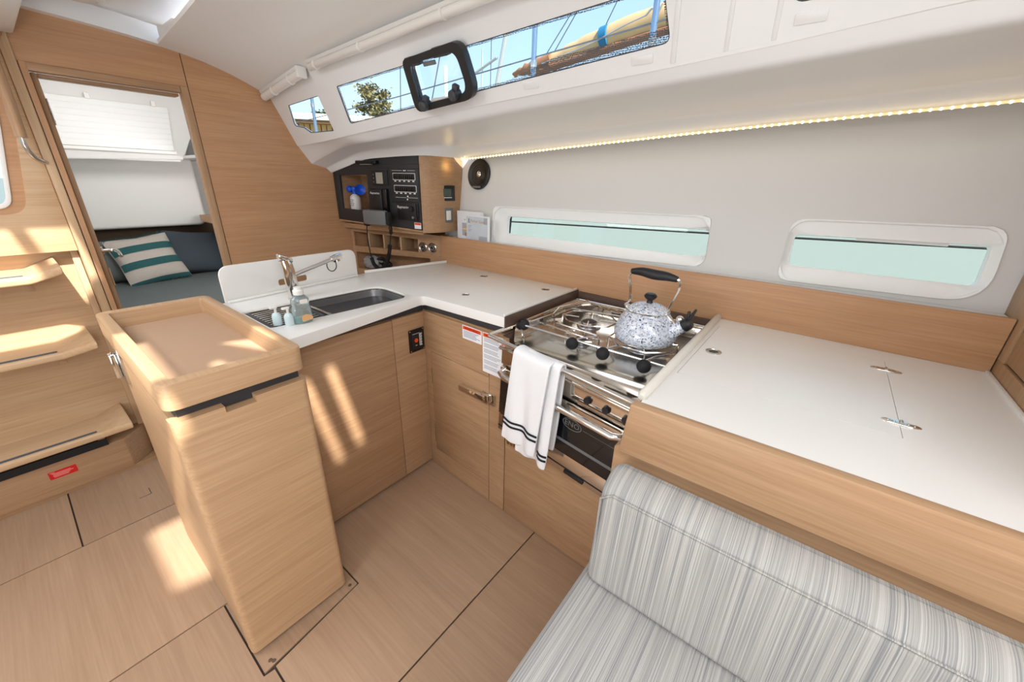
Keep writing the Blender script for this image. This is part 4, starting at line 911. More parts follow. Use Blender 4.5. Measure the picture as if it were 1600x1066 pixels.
bm = bm_(); tube(bm, [spt(.03, -.095, .004), spt(.032, -.098, .03), spt(.06, -.10, .042), spt(.53, -.10, .042), spt(.558, -.098, .03), spt(.56, -.095, .004)], .0125, n=12); obj('oven_handle', bm, 'chrome', od)
SB('lower_trim', 'steel_mirror', (.008, .582, -.385, -.306, -.022, .002), bev=.002)
SB('trim_gap', 'black_rubber', (.008, .582, -.366, -.361, .002, .003))
SB('flame_spy', 'black_plastic', (.36, .445, -.383, -.369, .002, .008), bev=.002)
elp = [(.365+.040*math.cos(i*math.pi/14), -.168+.022*math.sin(i*math.pi/14)) for i in range(28)]; eli = [(.365+.037*math.cos(i*math.pi/14), -.168+.0195*math.sin(i*math.pi/14)) for i in range(28)]
bm = bm_(); sheet(bm, elp, [eli], .0004, spt(0, 0, .0046), su_, sw_); obj('logo_oval', bm, 'grey_plastic', od, smooth=0)
text('logo', 'ENO', .030, spt(.365, -.168, .0047), su_, sw_, 'grey_plastic', od)
bm = bm_(); sbx(bm, .41, .545, -.1685, -.1672, .004, .0045); sbx(bm, .10, .55, -.257, -.245, .004, .0046); obj('glass_line', bm, 'grey_plastic', od)

# ---- kettle
KX, KY, KZ = -.455, 1.405, .8845
ke = thing('kettle', 'white speckled enamel kettle with black handle on the hob', 'kettle', (KX, KY, KZ))
bm = bm_(); lathe(bm, [(0, 0), (.098, 0), (.104, .004), (.113, .020), (.1135, .032), (.108, .060), (.095, .090), (.080, .108), (.073, .116), (.073, .119), (.0, .119)], (KX, KY, KZ), n=48); obj('body', bm, 'enamel', ke, smooth=60)
bm = bm_(); lathe(bm, [(.099, .001), (.1055, .004), (.1055, .007), (.102, .007)], (KX, KY, KZ), n=48); obj('base_band', bm, 'steel', ke)
bm = bm_(); lathe(bm, [(.074, .117), (.0765, .120), (.074, .123), (.060, .136), (.035, .145), (.012, .148), (0, .148)], (KX, KY, KZ), n=40); ld_ = obj('lid', bm, 'enamel', ke, smooth=60)
bm = bm_(); lathe(bm, [(.073, .1175), (.0775, .1185), (.0775, .1215), (.073, .1225)], (KX, KY, KZ), n=40); obj('lid_ring', bm, 'chrome', ld_)
bm = bm_(); lathe(bm, [(.013, .146), (.010, .152), (.010, .158), (.017, .163), (.0225, .170), (.0225, .175), (.016, .182), (0, .184)], (KX, KY, KZ), n=20); obj('lid_knob', bm, 'black_plastic', ld_)
bm = bm_(); tube(bm, [(KX+.070, KY-.012, KZ+.040), (KX+.105, KY-.014, KZ+.068), (KX+.140, KY-.016, KZ+.098)], [.034, .025, .019], n=18); sp_ = obj('spout', bm, 'enamel', ke, smooth=60)
bm = bm_(); tube(bm, [(KX+.136, KY-.016, KZ+.094), (KX+.152, KY-.017, KZ+.108), (KX+.157, KY-.017, KZ+.113)], [.0225, .0215, .015], n=16); box(bm, KX+.140, KX+.150, KY-.022, KY-.012, KZ+.118, KZ+.150, bev=.003, M=None); tube(bm, [(KX+.146, KY-.017, KZ+.115), (KX+.158, KY-.017, KZ+.140), (KX+.166, KY-.017, KZ+.160)], [.006, .0055, .004], n=8); obj('whistle', bm, 'black_plastic', sp_)
bm = bm_(); ball(bm, (KX+.118, KY-.010, KZ+.112), .014, n=12); obj('whistle_valve', bm, 'chrome', sp_)
bm = bm_()
lw = cr_path([(KX-.078, KY, KZ+.112), (KX-.090, KY, KZ+.124), (KX-.076, KY, KZ+.140), (KX-.078, KY, KZ+.185), (KX-.088, KY, KZ+.230), (KX-.080, KY, KZ+.252)], 5); rw = cr_path([(KX+.092, KY, KZ+.098), (KX+.070, KY, KZ+.130), (KX+.082, KY, KZ+.175), (KX+.094, KY, KZ+.215), (KX+.092, KY, KZ+.240), (KX+.078, KY, KZ+.250)], 5)
for dy in (-.006, .006):
    tube(bm, [p+V(0, dy, 0) for p in lw], .0027, n=8); tube(bm, [p+V(0, dy, 0) for p in rw], .0027, n=8)
ball(bm, (KX-.080, KY, KZ+.116), .012, n=10); prism(bm, [(KX+.066, KY-.010, KZ+.112), (KX+.098, KY-.010, KZ+.086), (KX+.104, KY-.010, KZ+.092), (KX+.072, KY-.010, KZ+.120)], (0, .02, 0), bev=.002)
obj('handle_wire', bm, 'chrome', ke)
gp = cr_path([(KX-.084, KY, KZ+.252), (KX-.045, KY, KZ+.256), (KX, KY, KZ+.252), (KX+.045, KY, KZ+.252), (KX+.084, KY, KZ+.247)], 5); nG = len(gp)
bm = bm_(); tube(bm, gp, [.0095+.0085*math.sin(math.pi*i/(nG-1)) for i in range(nG)], n=14); obj('handle_grip', bm, 'black_plastic', ke)

# ---- tea towel over the rail
tw = thing('tea_towel', 'white terry towel with thin black stripes hanging from the stove rail', 'towel', tuple(spt(.22, -.15, .05)))
def cloth(name, a0, a1, front, back, d_f, d_b, off, m_='towel'):
    N = 20; rows = []; prof = []
    for i in range(13): prof.append((-front+(front+.045)*i/12, d_f+.006*(1-i/12)))
    for i in range(1, 8): t = math.pi*i/8; prof.append((.045+.0115*math.sin(t), d_f+(d_b-d_f)*(1-math.cos(t))/2))
    for i in range(13): prof.append((.045-(back+.045)*i/12, d_b-.004*i/12))
    bm = bm_()
    for h, d in prof:
        row = []
        for j in range(N+1):
            s = j/N; sag = max(0, (.04-h))/.4; row.append(spt(a0+(a1-a0)*s - off*sag*(1-s*.2), h-.004*math.sin(s*math.pi), d+sag*(.010*math.sin(s*7.0+1)+.006*math.sin(s*13+h*9))))
        rows.append(row)
    loft(bm, rows); bmesh.ops.recalc_face_normals(bm, faces=bm.faces)
    g_ = bmesh.ops.solidify(bm, geom=bm.faces[:], thickness=-.0085)
    o = obj(name, bm, m_, tw, smooth=80); md = o.modifiers.new('sub', 'SUBSURF'); md.levels = 1; md.render_levels = 1
    return o
def stripe(a0, a1, h, d, off, s0=.0):
    bm = bm_(); N = 20; rows = []
    for hh in (h, h+.0065):
        row = []
        for j in range(N+1):
            s = s0+(1-s0)*j/N; sag = max(0, (.04-hh))/.4; row.append(spt(a0+(a1-a0)*s - off*sag*(1-s*.2), hh-.004*math.sin(s*math.pi), d+sag*(.010*math.sin(s*7.0+1)+.006*math.sin(s*13+hh*9))))
        rows.append(row)
    loft(bm, rows); bmesh.ops.recalc_face_normals(bm, faces=bm.faces); bmesh.ops.solidify(bm, geom=bm.faces[:], thickness=.004); obj('stripe', bm, 'towel_stripe', tw, smooth=80)
cloth('back_fold', .175, .325, .365, .30, .052, .030, .006)
cloth('front_fold', .132, .295, .325, .28, .070, .022, .026)
for h in (-.232, -.252): stripe(.131, .296, h, .0845, .026)
for h in (-.305, -.323): stripe(.175, .326, h, .0665, .006, .70)

# ================================================================== NAVIGATION CORNER
pu = V(.671, .230, 0).normalized(); pn = V(pu.y, -pu.x, 0); PP = V(-2.609, 1.497, 0)     # oak pigeonhole front
def px_(x): return (x+2.609)/pu.x
def pb(bm, x0, x1, z0, z1, d0, d1, bev=0.0):
    a, b = PP+pu*px_(x0)+pn*d0, PP+pu*px_(x1)+pn*d0
    prism(bm, [a+Z_*z0, b+Z_*z0, b+Z_*z1, a+Z_*z1], pn*(d1-d0), bev=bev)
def PB(name, parent, m_, *bx, bev=0.0, label=None):
    bm = bm_()
    for b in bx: pb(bm, *b, bev=bev)
    return obj(name, bm, m_, parent, label=label)
ph = thing('pigeonhole_shelf', 'oak pigeonhole unit with four small boxes beside the sink splash guard', 'shelf', (-2.25, 1.65, .7))
a_ = lambda x, z: (px_(x), z)
bm = bm_(); sheet(bm, [a_(-2.606, .70), a_(-1.925, .70), a_(-1.925, 1.10), a_(-2.606, 1.150)], [[a_(-2.582, .995), a_(-1.973, .985), a_(-1.973, 1.066), a_(-2.582, 1.092)], rrect(px_(-2.582), px_(-2.02), .835, .952, .006, 3)], .018, PP, pu, Z_, bev=.001); obj('face_frame', bm, 'oak_x', ph)
PB('back_board', ph, 'oak_x', (-2.60, -1.93, .70, 1.12, -.17, -.155)); PB('shelf_board', ph, 'oak_x', (-2.60, -1.93, .968, .982, -.155, -.018), (-2.60, -1.93, .82, .834, -.155, -.018), (-2.60, -1.93, 1.095, 1.10, -.155, -.018))
dv = PB('divider', ph, 'pale_oak_z', (-2.480, -2.468, .982, 1.094, -.155, -.008), bev=.001)
for x in (-2.358, -2.232, -2.100): twin(dv, pu*px_(x)-pu*px_(-2.474))
PB('gauge_board', ph, 'oak_x', (-2.095, -1.973, .982, 1.07, -.03, -.008))
for x in (-2.070, -2.004):
    bm = bm_(); c = PP+pu*px_(x)+Z_*1.022-pn*.008; lathe(bm, [(0, .004), (.018, .004), (.020, .007), (.026, .010), (.031, .006), (.032, 0)], c, axis=pn, n=26); sk_ = obj('power_socket', bm, 'steel', ph)
    bm = bm_(); lathe(bm, [(0, .0068), (.016, .0068), (.017, .004)], c, axis=pn, n=20); obj('socket_cap', bm, 'black_plastic', sk_)
    bm = bm_(); pts = [c+pn*.0075+Z_*.012*math.sin(a)+pu*.012*math.cos(a) for a in [i*math.pi/6 for i in range(12)]]; tube(bm, pts, .0016, n=5, closed=True); obj('socket_ring', bm, 'steel', sk_)
# plastic bag with a cable in the lower pigeonhole
bg_ = thing('cable_bag', 'clear plastic bag with a coiled black cable in the lower pigeonhole', 'bag', tuple(PP+pu*px_(-2.46)-pn*.07+Z_*.836))
bm = bm_(); c0 = PP+pu*px_(-2.50)-pn*.06+Z_*.872
ico = bmesh.new(); bmesh.ops.create_icosphere(ico, subdivisions=3, radius=1); random.seed(3)
for v in ico.verts:
    q = v.co.copy(); s_ = 1+.16*math.sin(q.x*9+q.y*5)*math.sin(q.z*8+q.y*7); v.co = c0+pu*q.x*.075*s_+pn*q.y*.045*s_+Z_*max(-.034, q.z*.050*s_)
join(bm, ico); obj('bag', bm, 'bag', bg_, smooth=30)
bm = bm_(); c1 = PP+pu*px_(-2.41)-pn*.055+Z_*.842
for k_ in range(4): tube(bm, [c1+pu*(.055-.004*k_)*math.cos(a)+Z_*(.020+.010*k_+.028*math.sin(a)*(1 if math.sin(a) > 0 else .5))+pn*(.012*k_-.02) for a in [i*math.pi/12 for i in range(24)]], .0042, n=6, closed=True)
obj('cable', bm, 'black_rubber', bg_)

nu = V(.7, .14, 0).normalized(); nn_ = V(nu.y, -nu.x, 0); NP = V(-2.598, 1.4204, 0)     # black instrument front
def nx(x): return (x+2.598)/nu.x
def npt(x, z, d=0.0): return NP+nu*nx(x)+Z_*z+nn_*d
def nb(bm, x0, x1, z0, z1, d0, d1, bev=0.0): a, b = npt(x0, 0, d0), npt(x1, 0, d0); prism(bm, [a+Z_*z0, b+Z_*z0, b+Z_*z1, a+Z_*z1], nn_*(d1-d0), bev=bev)
def NB(name, parent, m_, *bx, bev=0.0, label=None):
    bm = bm_()
    for b in bx: nb(bm, *b, bev=bev)
    return obj(name, bm, m_, parent, label=label)
ic = thing('instrument_cabinet', 'wall cabinet with black instrument fascia and rounded oak side', 'cabinet', (-2.2, 1.6, 1.14))
n2 = lambda x, z: (nx(x), z)
fo = [n2(-2.594, 1.176), n2(-1.912, 1.150), n2(-1.912, 1.560), n2(-2.10, 1.556), n2(-2.32, 1.540), n2(-2.45, 1.505), n2(-2.594, 1.462)]
bm = bm_(); sheet(bm, fo, [roundpoly([n2(-2.545, 1.246), n2(-2.312, 1.240), n2(-2.306, 1.452), n2(-2.540, 1.446)], .006, 3)], .014, NP, nu, Z_, bev=.001); obj('fascia', bm, 'fascia', ic)
# oak side that curves back to the hull
c0 = npt(-1.912, 0); pts = [c0-nn_*.012, c0+V(.004, .004, 0), V(-1.885, 1.59, 0), V(-1.868, 1.63, 0), V(-1.862, 1.68, 0), V(-1.872, 1.76, 0), V(-1.885, 1.88, 0)]
pts = [pts[0]]+cr_path(pts[1:], 4); inn = [p+V(-.016, .002, 0) for p in pts[2:]]
poly = pts[1:]+[p for p in inn[::-1]]+[c0-nn_*.014+V(-.0, 0, 0)]
bm = bm_(); prism(bm, [(p.x, p.y, 1.136) for p in poly], (0, 0, .424)); obj('oak_side', bm, 'oak_y', ic, smooth=50)
bm = bm_(); prism(bm, [npt(-2.594, 1.166, -.004), npt(-1.914, 1.140, -.004), (-1.868, 1.64, 1.138), (-1.885, 1.86, 1.138), (-2.594, 1.86, 1.160)], (0, 0, .010)); obj('bottom_board', bm, 'oak_x', ic)
NB('lower_lip', ic, 'oak_x', (-2.592, -1.93, 1.120, 1.150, -.05, -.035))
bx = thing if False else None
NB('cubby', ic, 'oak_x', (-2.56, -2.29, 1.225, 1.460, -.19, -.18), (-2.56, -2.545, 1.235, 1.455, -.18, -.014), (-2.312, -2.298, 1.235, 1.455, -.18, -.014), (-2.56, -2.29, 1.225, 1.240, -.18, -.014), (-2.56, -2.29, 1.447, 1.46, -.18, -.014))
NB('fascia_seam', ic, 'black_gloss', (-2.31, -1.913, 1.489, 1.4905, 0, .0006), (-2.128, -2.1265, 1.33, 1.488, 0, .0006), (-2.28, -1.913, 1.5125, 1.514, 0, .0006))
cap = NB('flap', ic, 'black_gloss', (-2.36, -2.20, 1.512, 1.530, 0, .030), bev=.004); NB('flap_hinge', cap, 'grey_plastic', (-2.33, -2.24, 1.506, 1.512, .006, .026), bev=.002)
mo = NB('monitor', ic, 'black_plastic', (-2.262, -2.140, 1.395, 1.478, 0, .006), bev=.002); NB('screen', mo, 'lcd', (-2.228, -2.176, 1.404, 1.466, .006, .0066)); NB('side_key', mo, 'grey_plastic', (-2.250, -2.244, 1.41, 1.418, .006, .0075), (-2.250, -2.244, 1.43, 1.438, .006, .0075), (-2.250, -2.244, 1.45, 1.458, .006, .0075))
sw_p = NB('switch_panel', ic, 'fascia', (-2.120, -1.918, 1.30, 1.486, 0, .003), bev=.001)
pr_ = bm_(); nb(pr_, -2.104, -2.03, 1.4775, 1.479, .003, .0034); nb(pr_, -1.99, -1.935, 1.4775, 1.479, .003, .0034); nb(pr_, -2.02, -2.0, 1.476, 1.4805, .003, .0034); nb(pr_, -2.09, -2.01, 1.331, 1.3325, .003, .0034); nb(pr_, -1.995, -1.925, 1.331, 1.3325, .003, .0034); nb(pr_, -2.006, -1.998, 1.318, 1.327, .003, .0034); nb(pr_, -2.003, -1.994, 1.334, 1.343, .003, .0034); obj('line_print', pr_, 'white_print', sw_p)
for zc, i0 in ((1.446, 0), (1.380, 1)):
    o_ = rrect(nx(-2.100+.004*i0), nx(-1.935+.004*i0), zc-.019, zc+.019, .005, 3); i_ = rrect(nx(-2.0965+.004*i0), nx(-1.9385+.004*i0), zc-.0165, zc+.0165, .004, 3)
    bm = bm_(); sheet(bm, o_, [i_], .0006, npt(-2.598, 0, .0037), nu, Z_); obj('row_frame', bm, 'white_print', sw_p, smooth=0)
    bm = bm_()
    for i in range(5):
        x = -2.083+i*.0332+.004*i0; nb(bm, x-.007, x+.007, zc-.028, zc-.0215, .003, .0036)
    obj('caption', bm, 'white_print', sw_p, smooth=0)
    for i in range(10):
        x = -2.0885+i*.0157+.004*i0; rk = NB('rocker', sw_p, 'black_gloss', (x-.0062, x+.0062, zc-.013, zc+.013, .003, .0085), bev=.0015)
vh = NB('radio_handset_base', ic, 'black_plastic', (-2.276, -2.178, 1.235, 1.374, 0, .028), bev=.008, label='black radio handset holder'); NB('radio_side', ic, 'black_gloss', (-2.172, -2.142, 1.24, 1.376, 0, .025), bev=.004)
text('maker_name', 'Raymarine', .0175, npt(-2.228, 1.350, .0285), nu, Z_, 'white_print', vh)
vr = NB('vhf_radio', ic, 'black_plastic', (-2.080, -1.926, 1.205, 1.306, 0, .012), bev=.004, label='black radio with a round dial')
text('maker_name', 'Raymarine', .0215, npt(-2.030, 1.278, .0126), nu, Z_, 'white_print', vr)
bm = bm_(); lathe(bm, [(.017, 0), (.015, .014), (.012, .016), (0, .016)], npt(-1.968, 1.270, .012), axis=nn_, n=20); obj('dial', bm, 'black_rubber', vr)
bm = bm_(); lathe(bm, [(.008, 0), (.007, .006), (0, .007)], npt(-1.962, 1.222, .012), axis=nn_, n=16); obj('small_dial', bm, 'grey_plastic', vr); NB('radio_edge', vr, 'black_gloss', (-1.936, -1.929, 1.212, 1.30, .012, .015))
ws_ = NB('warning_label', ic, 'paper', (-1.965, -1.916, 1.158, 1.194, 0, .0012), label='small white warning label with an orange band'); NB('header_band', ws_, 'orange_red', (-1.963, -1.918, 1.180, 1.1925, .0012, .0018))
# meter and switch on the oak side (its face looks forward, +x)
SXF = -1.868
bm = bm_(); box(bm, SXF-.004, SXF+.004, 1.664, 1.792, 1.316, 1.404, bev=.003); mt = obj('battery_meter', bm, 'black_plastic', ic); B('screen', mt, 'lcd_green', (SXF+.004, SXF+.0048, 1.695, 1.76, 1.342, 1.385)); B('key_row', mt, 'white_print', (SXF+.004, SXF+.005, 1.70, 1.763, 1.333, 1.337))
bm = bm_(); box(bm, SXF-.006, SXF+.004, 1.690, 1.77, 1.19, 1.275, bev=.003); wsw = obj('wall_switch', bm, 'grey_plastic', ic); B('key', wsw, 'paper_cream', (SXF+.004, SXF+.007, 1.712, 1.75, 1.205, 1.26), bev=.002)
# handset with coil cord, hooked under the fascia
hs_ = thing('radio_handset', 'grey radio handset with a looping black coil cord below the instruments', 'handset', tuple(npt(-2.2, 1.16, .06)))
NB('body', hs_, 'grey_plastic', (-2.292, -2.112, 1.168, 1.256, .048, .085), bev=.012); NB('grip_end', hs_, 'black_rubber', (-2.112, -2.088, 1.175, 1.25, .046, .083), bev=.008)
NB('clip_mic', hs_, 'black_gloss', (-2.345, -2.305, 1.150, 1.225, .01, .035), bev=.010); NB('plug', hs_, 'black_gloss', (-2.11, -2.092, 1.120, 1.168, .05, .066), bev=.005)
cord = cr_path([npt(-2.325, 1.160, .025), npt(-2.310, 1.08, .045), npt(-2.285, .985, .06), npt(-2.268, .945, .065)], 8)
bm = bm_(); tube(bm, cord, .0038, n=6); tube(bm, cr_path([npt(-2.101, 1.125, .058), npt(-2.108, 1.09, .06), npt(-2.116, 1.05, .06)], 8), .0038, n=6); obj('straight_cord', bm, 'black_rubber', hs_)
coil = cr_path([npt(-2.275, .96, .064), npt(-2.258, .922, .066), npt(-2.225, .900, .068), npt(-2.185, .905, .068), npt(-2.150, .945, .066), npt(-2.128, .995, .063), npt(-2.116, 1.055, .06)], 10)
bm = bm_(); hel = []; nc = len(coil)
for i in range(nc-1):
    d = (coil[i+1]-coil[i]); u, v, w = frame_from(d)
    for k_ in range(8): a = 2*math.pi*k_/8; hel.append(coil[i]+d*(k_/8)+(u*math.cos(a)+v*math.sin(a))*.0098)
tube(bm, hel, .0030, n=5); obj('coil_cord', bm, 'black_rubber', hs_)
# air horn in the cubby
hx, hd, hz = -2.490, -.06, 1.2405; hp = npt(hx, hz, hd)
ah = thing('air_horn', 'white air horn canister with blue trumpet in the instrument cubby', 'horn', tuple(hp))
bm = bm_(); lathe(bm, [(0, 0), (.031, 0), (.033, .004), (.033, .068), (.028, .082), (.016, .092), (.013, .095), (0, .095)], hp, n=28); can = obj('canister', bm, 'can_white', ah)
bm = bm_()
for i, w_ in enumerate((.03, .022, .034, .026)):
    for s_ in range(6):
        a0 = -1.2-.14*s_+.5; 
    nb(bm, hx-w_*.6, hx+w_*.6, hz+.056-i*.011, hz+.061-i*.011, hd+.0325, hd+.0335)
obj('print', bm, 'paper_ink', can)
bm = bm_(); lathe(bm, [(.014, .094), (.012, .108), (.017, .118), (.019, .128), (.014, .138), (0, .142)], hp, n=18); cyl(bm, npt(hx-.036, hz+.124, hd), npt(hx+.02, hz+.124, hd), .012, n=14); ball(bm, npt(hx-.034, hz+.124, hd+.004), .021, n=14); obj('valve_head', bm, 'blue_plastic', ah)
bm = bm_(); lathe(bm, [(.010, 0), (.011, .03), (.017, .042), (.031, .052), (.033, .055), (.028, .054), (.012, .042), (0, .04)], npt(hx+.030, hz+.124, hd), axis=(nu+nn_*.45), n=22); obj('trumpet', bm, 'blue_plastic', ah)
# round speaker on the hull side
sk0 = hsw(*hs((-1.737, 1.879, 1.468)), .002)
spk = thing('speaker', 'round black loudspeaker on the white hull side', 'speaker', tuple(sk0))
bm = bm_(); lathe(bm, [(.086, 0), (.086, .012), (.080, .018), (.076, .016), (.060, .006), (.022, .001), (0, .001)], sk0, axis=hwz, n=40); obj('cone', bm, 'black_plastic', spk)
bm = bm_(); lathe(bm, [(.020, .001), (.018, .010), (.010, .014), (0, .015)], sk0, axis=hwz, n=20); obj('dust_cap', bm, 'steel', spk)
bm = bm_(); prism(bm, [sk0+hwz*.0165+X_*a+hv*b for a, b in ((-.030, -.078), (.030, -.078), (.034, -.068), (-.034, -.068))], hwz*.003, bev=.001); obj('badge', bm, 'grey_plastic', spk)
for r_ in (.03, .042, .054): bm = bm_(); tube(bm, [sk0+hwz*(.002+.005*(r_-.02)/.04)+X_*r_*math.cos(a)+hv*r_*math.sin(a) for a in [i*math.pi/20 for i in range(40)]], .0012, n=5, closed=True); obj('cone_ridge', bm, 'black_gloss', spk)
# booklets standing behind the splashback
def booklet(name, lab, x0, x1, y, z0, z1, lean, thick, skew, m_, cat='booklet'):
    t = thing(name, lab, cat, ((x0+x1)/2, y, z0)); u = V(1, -.03, 0).normalized(); v = V(-skew, lean, 1).normalized(); w = u.cross(v)
    P = V(x0, y, z0); bm = bm_(); prism(bm, [P, P+u*(x1-x0), P+u*(x1-x0)+v*(z1-z0), P+v*(z1-z0)], -w*thick, bev=.0008); obj('pages', bm, m_, t)
    def q(name_, m2, a0, a1, b0, b1, d=.0006, par=t):
        bm = bm_(); prism(bm, [P+u*a0+v*b0+w*.0001, P+u*a1+v*b0+w*.0001, P+u*a1+v*b1+w*.0001, P+u*a0+v*b1+w*.0001], w*d); return obj(name_, bm, m2, par, smooth=0)
    return t, P, u, v, w, q
t, P, u, v, w, q = booklet('photo_album', 'thick white album with a printed cover behind the charter brochure', -1.835, -1.635, 1.775, 1.098, 1.262, .10, .035, .10, 'paper')
q('frame_print', 'photo_grey', .045, .12, .02, .095); q('cover_photo', 'photo_orange', .062, .12, .045, .078, .0009); q('small_photo', 'photo_brown', .068, .125, .018, .038, .0009); q('white_bar', 'paper', .05, .125, .058, .061, .0012); q('badge_print', 'paper_ink', .065, .075, .112, .117)
t, P, u, v, w, q = booklet('brochure', 'pale blue brochure with a gold title standing beside the hull window', -1.735, -1.545, 1.754, 1.098, 1.243, .08, .004, .06, 'paper')
q('cover_photo', 'photo_blue', .0, .175, .004, .138); q('sky_patch', 'photo_grey', .105, .172, .006, .03, .0009); q('corner_photo', 'photo_grey', .145, .172, .10, .135, .0009)
for i, b in enumerate((.085, .079, .073, .064, .058, .052)): q('text_line', 'paper_ink', .014, .045-.006*(i % 3), b, b+.002, .0009)
q('lighthouse_print', 'black_plastic', .018, .023, .104, .126, .0009); q('rock_print', 'grey_plastic', .014, .034, .102, .105, .0009)
text('title', 'Harbor Guide', .022, P+u*.094+v*.112+w*.0012, u-v*.03, v, 'title_gold', t)

# ================================================================== AFT CABIN beyond the doorway
wab = struct('wall_aft_cabin', 'white walls of the aft sleeping cabin', (-4, .8, 1))
B('side_wall', wab, 'cabin_white', (-5.1, -2.64, 1.62, 1.66, .3, 1.56)); B('end_wall', wab, 'cabin_white', (-5.14, -5.1, .20, 1.66, .3, 2.14))
bm = bm_(); prism(bm, [(-2.64, .2, 2.10), (-2.64, 1.12, 2.10), (-4.1, 1.60, 2.10), (-5.1, 1.64, 2.10), (-5.1, .2, 2.10)], (0, 0, .04)); obj('deckhead', bm, 'cabin_white', wab)
bm = bm_(); prism(bm, [(-2.64, 1.12, 1.54), (-4.1, 1.60, 1.54), (-5.1, 1.64, 1.54), (-5.1, 1.66, 1.54), (-4.1, 1.62, 1.54), (-2.64, 1.145, 1.54)], (0, 0, .6)); obj('coaming', bm, 'cabin_white', wab); B('side_deck', wab, 'cabin_white', (-5.1, -2.64, 1.10, 1.66, 1.55, 1.57))
B('inner_wall', wab, 'cabin_white', (-5.1, -2.66, .18, .205, .3, 2.14))
bm = bm_(); prism(bm, [(-4.35, .205, 1.50), (-4.35, 1.100, 1.535), (-4.35, 1.20, 1.725), (-4.35, 1.215, 2.10), (-4.35, .205, 2.10)], (-.7, 0, 0), bev=.015); obj('window_box', bm, 'cabin_white', wab)
bm = bm_(); prism(bm, [(-4.70, .205, .985), (-4.70, 1.21, .985), (-4.70, 1.25, 1.02), (-4.70, 1.25, 1.56), (-4.70, .205, 1.56)], (-.38, 0, 0), bev=.03, seg=4); obj('cockpit_well', bm, 'cabin_white', wab, smooth=60)
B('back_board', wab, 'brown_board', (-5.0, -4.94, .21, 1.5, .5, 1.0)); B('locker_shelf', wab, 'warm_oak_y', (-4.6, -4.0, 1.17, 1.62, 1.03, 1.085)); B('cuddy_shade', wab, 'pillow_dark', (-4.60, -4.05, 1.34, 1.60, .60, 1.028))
tm = bm_(); tube(tm, [(-4.37, .36, 1.525), (-4.37, 1.08, 1.530)], .012, n=8); obj('rail', tm, 'cabin_white', wab)
bl = thing('cabin_blind', 'white pleated blind over the aft cabin window seen through the doorway', 'blind', (-4.345, .72, 1.58))
pl_ = B('pleat', bl, 'blind', (-4.349, -4.330, .25, 1.050, 1.60, 1.640), bev=.004)
for i in range(1, 8): twin(pl_, (0, .004*i, .0385*i))
B('bottom_bar', bl, 'white_plastic', (-4.349, -4.325, .25, 1.060, 1.575, 1.598), bev=.003)
for y in (.62, .98): B('catch', bl, 'white_plastic', (-4.35, -4.32, y, y+.03, 1.905, 1.945), bev=.006)
hp_ = thing('cabin_hatch_cover', 'white flat hatch liner on the aft cabin ceiling', 'hatch', (-3.9, .7, 2.09)); B('liner', hp_, 'white_plastic', (-4.20, -3.55, .22, .99, 2.055, 2.098), bev=.006); B('handle', hp_, 'grey_plastic', (-4.205, -4.195, .86, .92, 2.068, 2.078))
ma = thing('berth_mattress', 'grey covered mattress of the aft berth', 'mattress', (-3.8, .85, .4)); bm = bm_(); box(bm, -4.93, -3.0, .21, 1.55, .40, .575, bev=.04, seg=3); obj('cover', bm, 'bed_cover', ma, smooth=60)
B('berth_base', struct('trim_2', 'oak berth front in the aft cabin', (-3.0, .8, .2)), 'oak_y', (-3.02, -2.98, .21, 1.6, 0, .42))
def pillow(name, lab, c, sx_, sz_, th, tilt, turn, m_, roll=0.0):
    t = thing(name, lab, 'pillow', c); N = 16; M = Matrix.Translation(c) @ Matrix.Rotation(turn, 4, 'Z') @ Matrix.Rotation(tilt, 4, 'Y') @ Matrix.Rotation(roll, 4, 'X'); bm = bm_()
    def f(a, b, s): 
        e_ = (max(0, 1-abs(a)**2.6)*max(0, 1-abs(b)**2.6))**.55; k_ = 1-.06*(1-abs(a))*abs(b)-.06*(1-abs(b))*abs(a)
        return M @ V(s*th*e_, a*sx_*k_, b*sz_*k_+sz_)
    for s in (1, -1): loft(bm, [[f(-1+2*i/N, -1+2*j/N, s) for i in range(N+1)] for j in range(N+1)])
    bmesh.ops.remove_doubles(bm, verts=bm.verts, dist=1e-4); obj('cover', bm, m_, t, smooth=70); return t, f
pillow('pillow', 'plain dark blue pillow at the right of the berth', (-4.50, 1.06, .575), .24, .20, .075, -.42, .10, 'pillow_dark', -.12)
pillow('pillow', 'plain grey green pillow behind the striped one at the left', (-4.52, .45, .575), .17, .18, .07, -.35, -.05, 'pillow_grey')
t, f = pillow('striped_pillow', 'cream and teal striped pillow with fringed edges in the aft cabin', (-4.36, .735, .575), .215, .205, .07, -.50, .12, 'pillow_light', .10)
for b0, b1 in ((.28, .58), (-.38, -.08), (-.99, -.86)):
    bm = bm_(); loft(bm, [[f(-.985+1.97*i/20, b, 1.0)+V(.004, 0, 0) for i in range(21)] for b in (b0, (b0+b1)/2, b1)]); obj('teal_stripe', bm, 'pillow_teal', t, smooth=70)
bm = bm_(); random.seed(4)
for i in range(44):
    a = -.97+1.94*i/43
    for b, s_ in ((.99, 1), (-.99, -1)):
        p = f(a, b, 0); tube(bm, [p, p+V(.006, random.uniform(-.006, .006), s_*random.uniform(.012, .026))], [.0035, .001], n=4)
o = obj('fringe', bm, 'pillow_teal', t); o['kind'] = 'stuff'

# ================================================================== OUTSIDE
sea = bm_(); prism(sea, [(-150, -150, -.45), (150, -150, -.45), (150, 150, -.45), (-150, 150, -.45)], (0, 0, -.1)); tag(obj('sea', sea, 'sea'), 'pale green harbour water outside the hull windows', 'water')['kind'] = 'stuff'
def polar(az, r, z): return V(r*math.cos(R(az)), r*math.sin(R(az)), z)
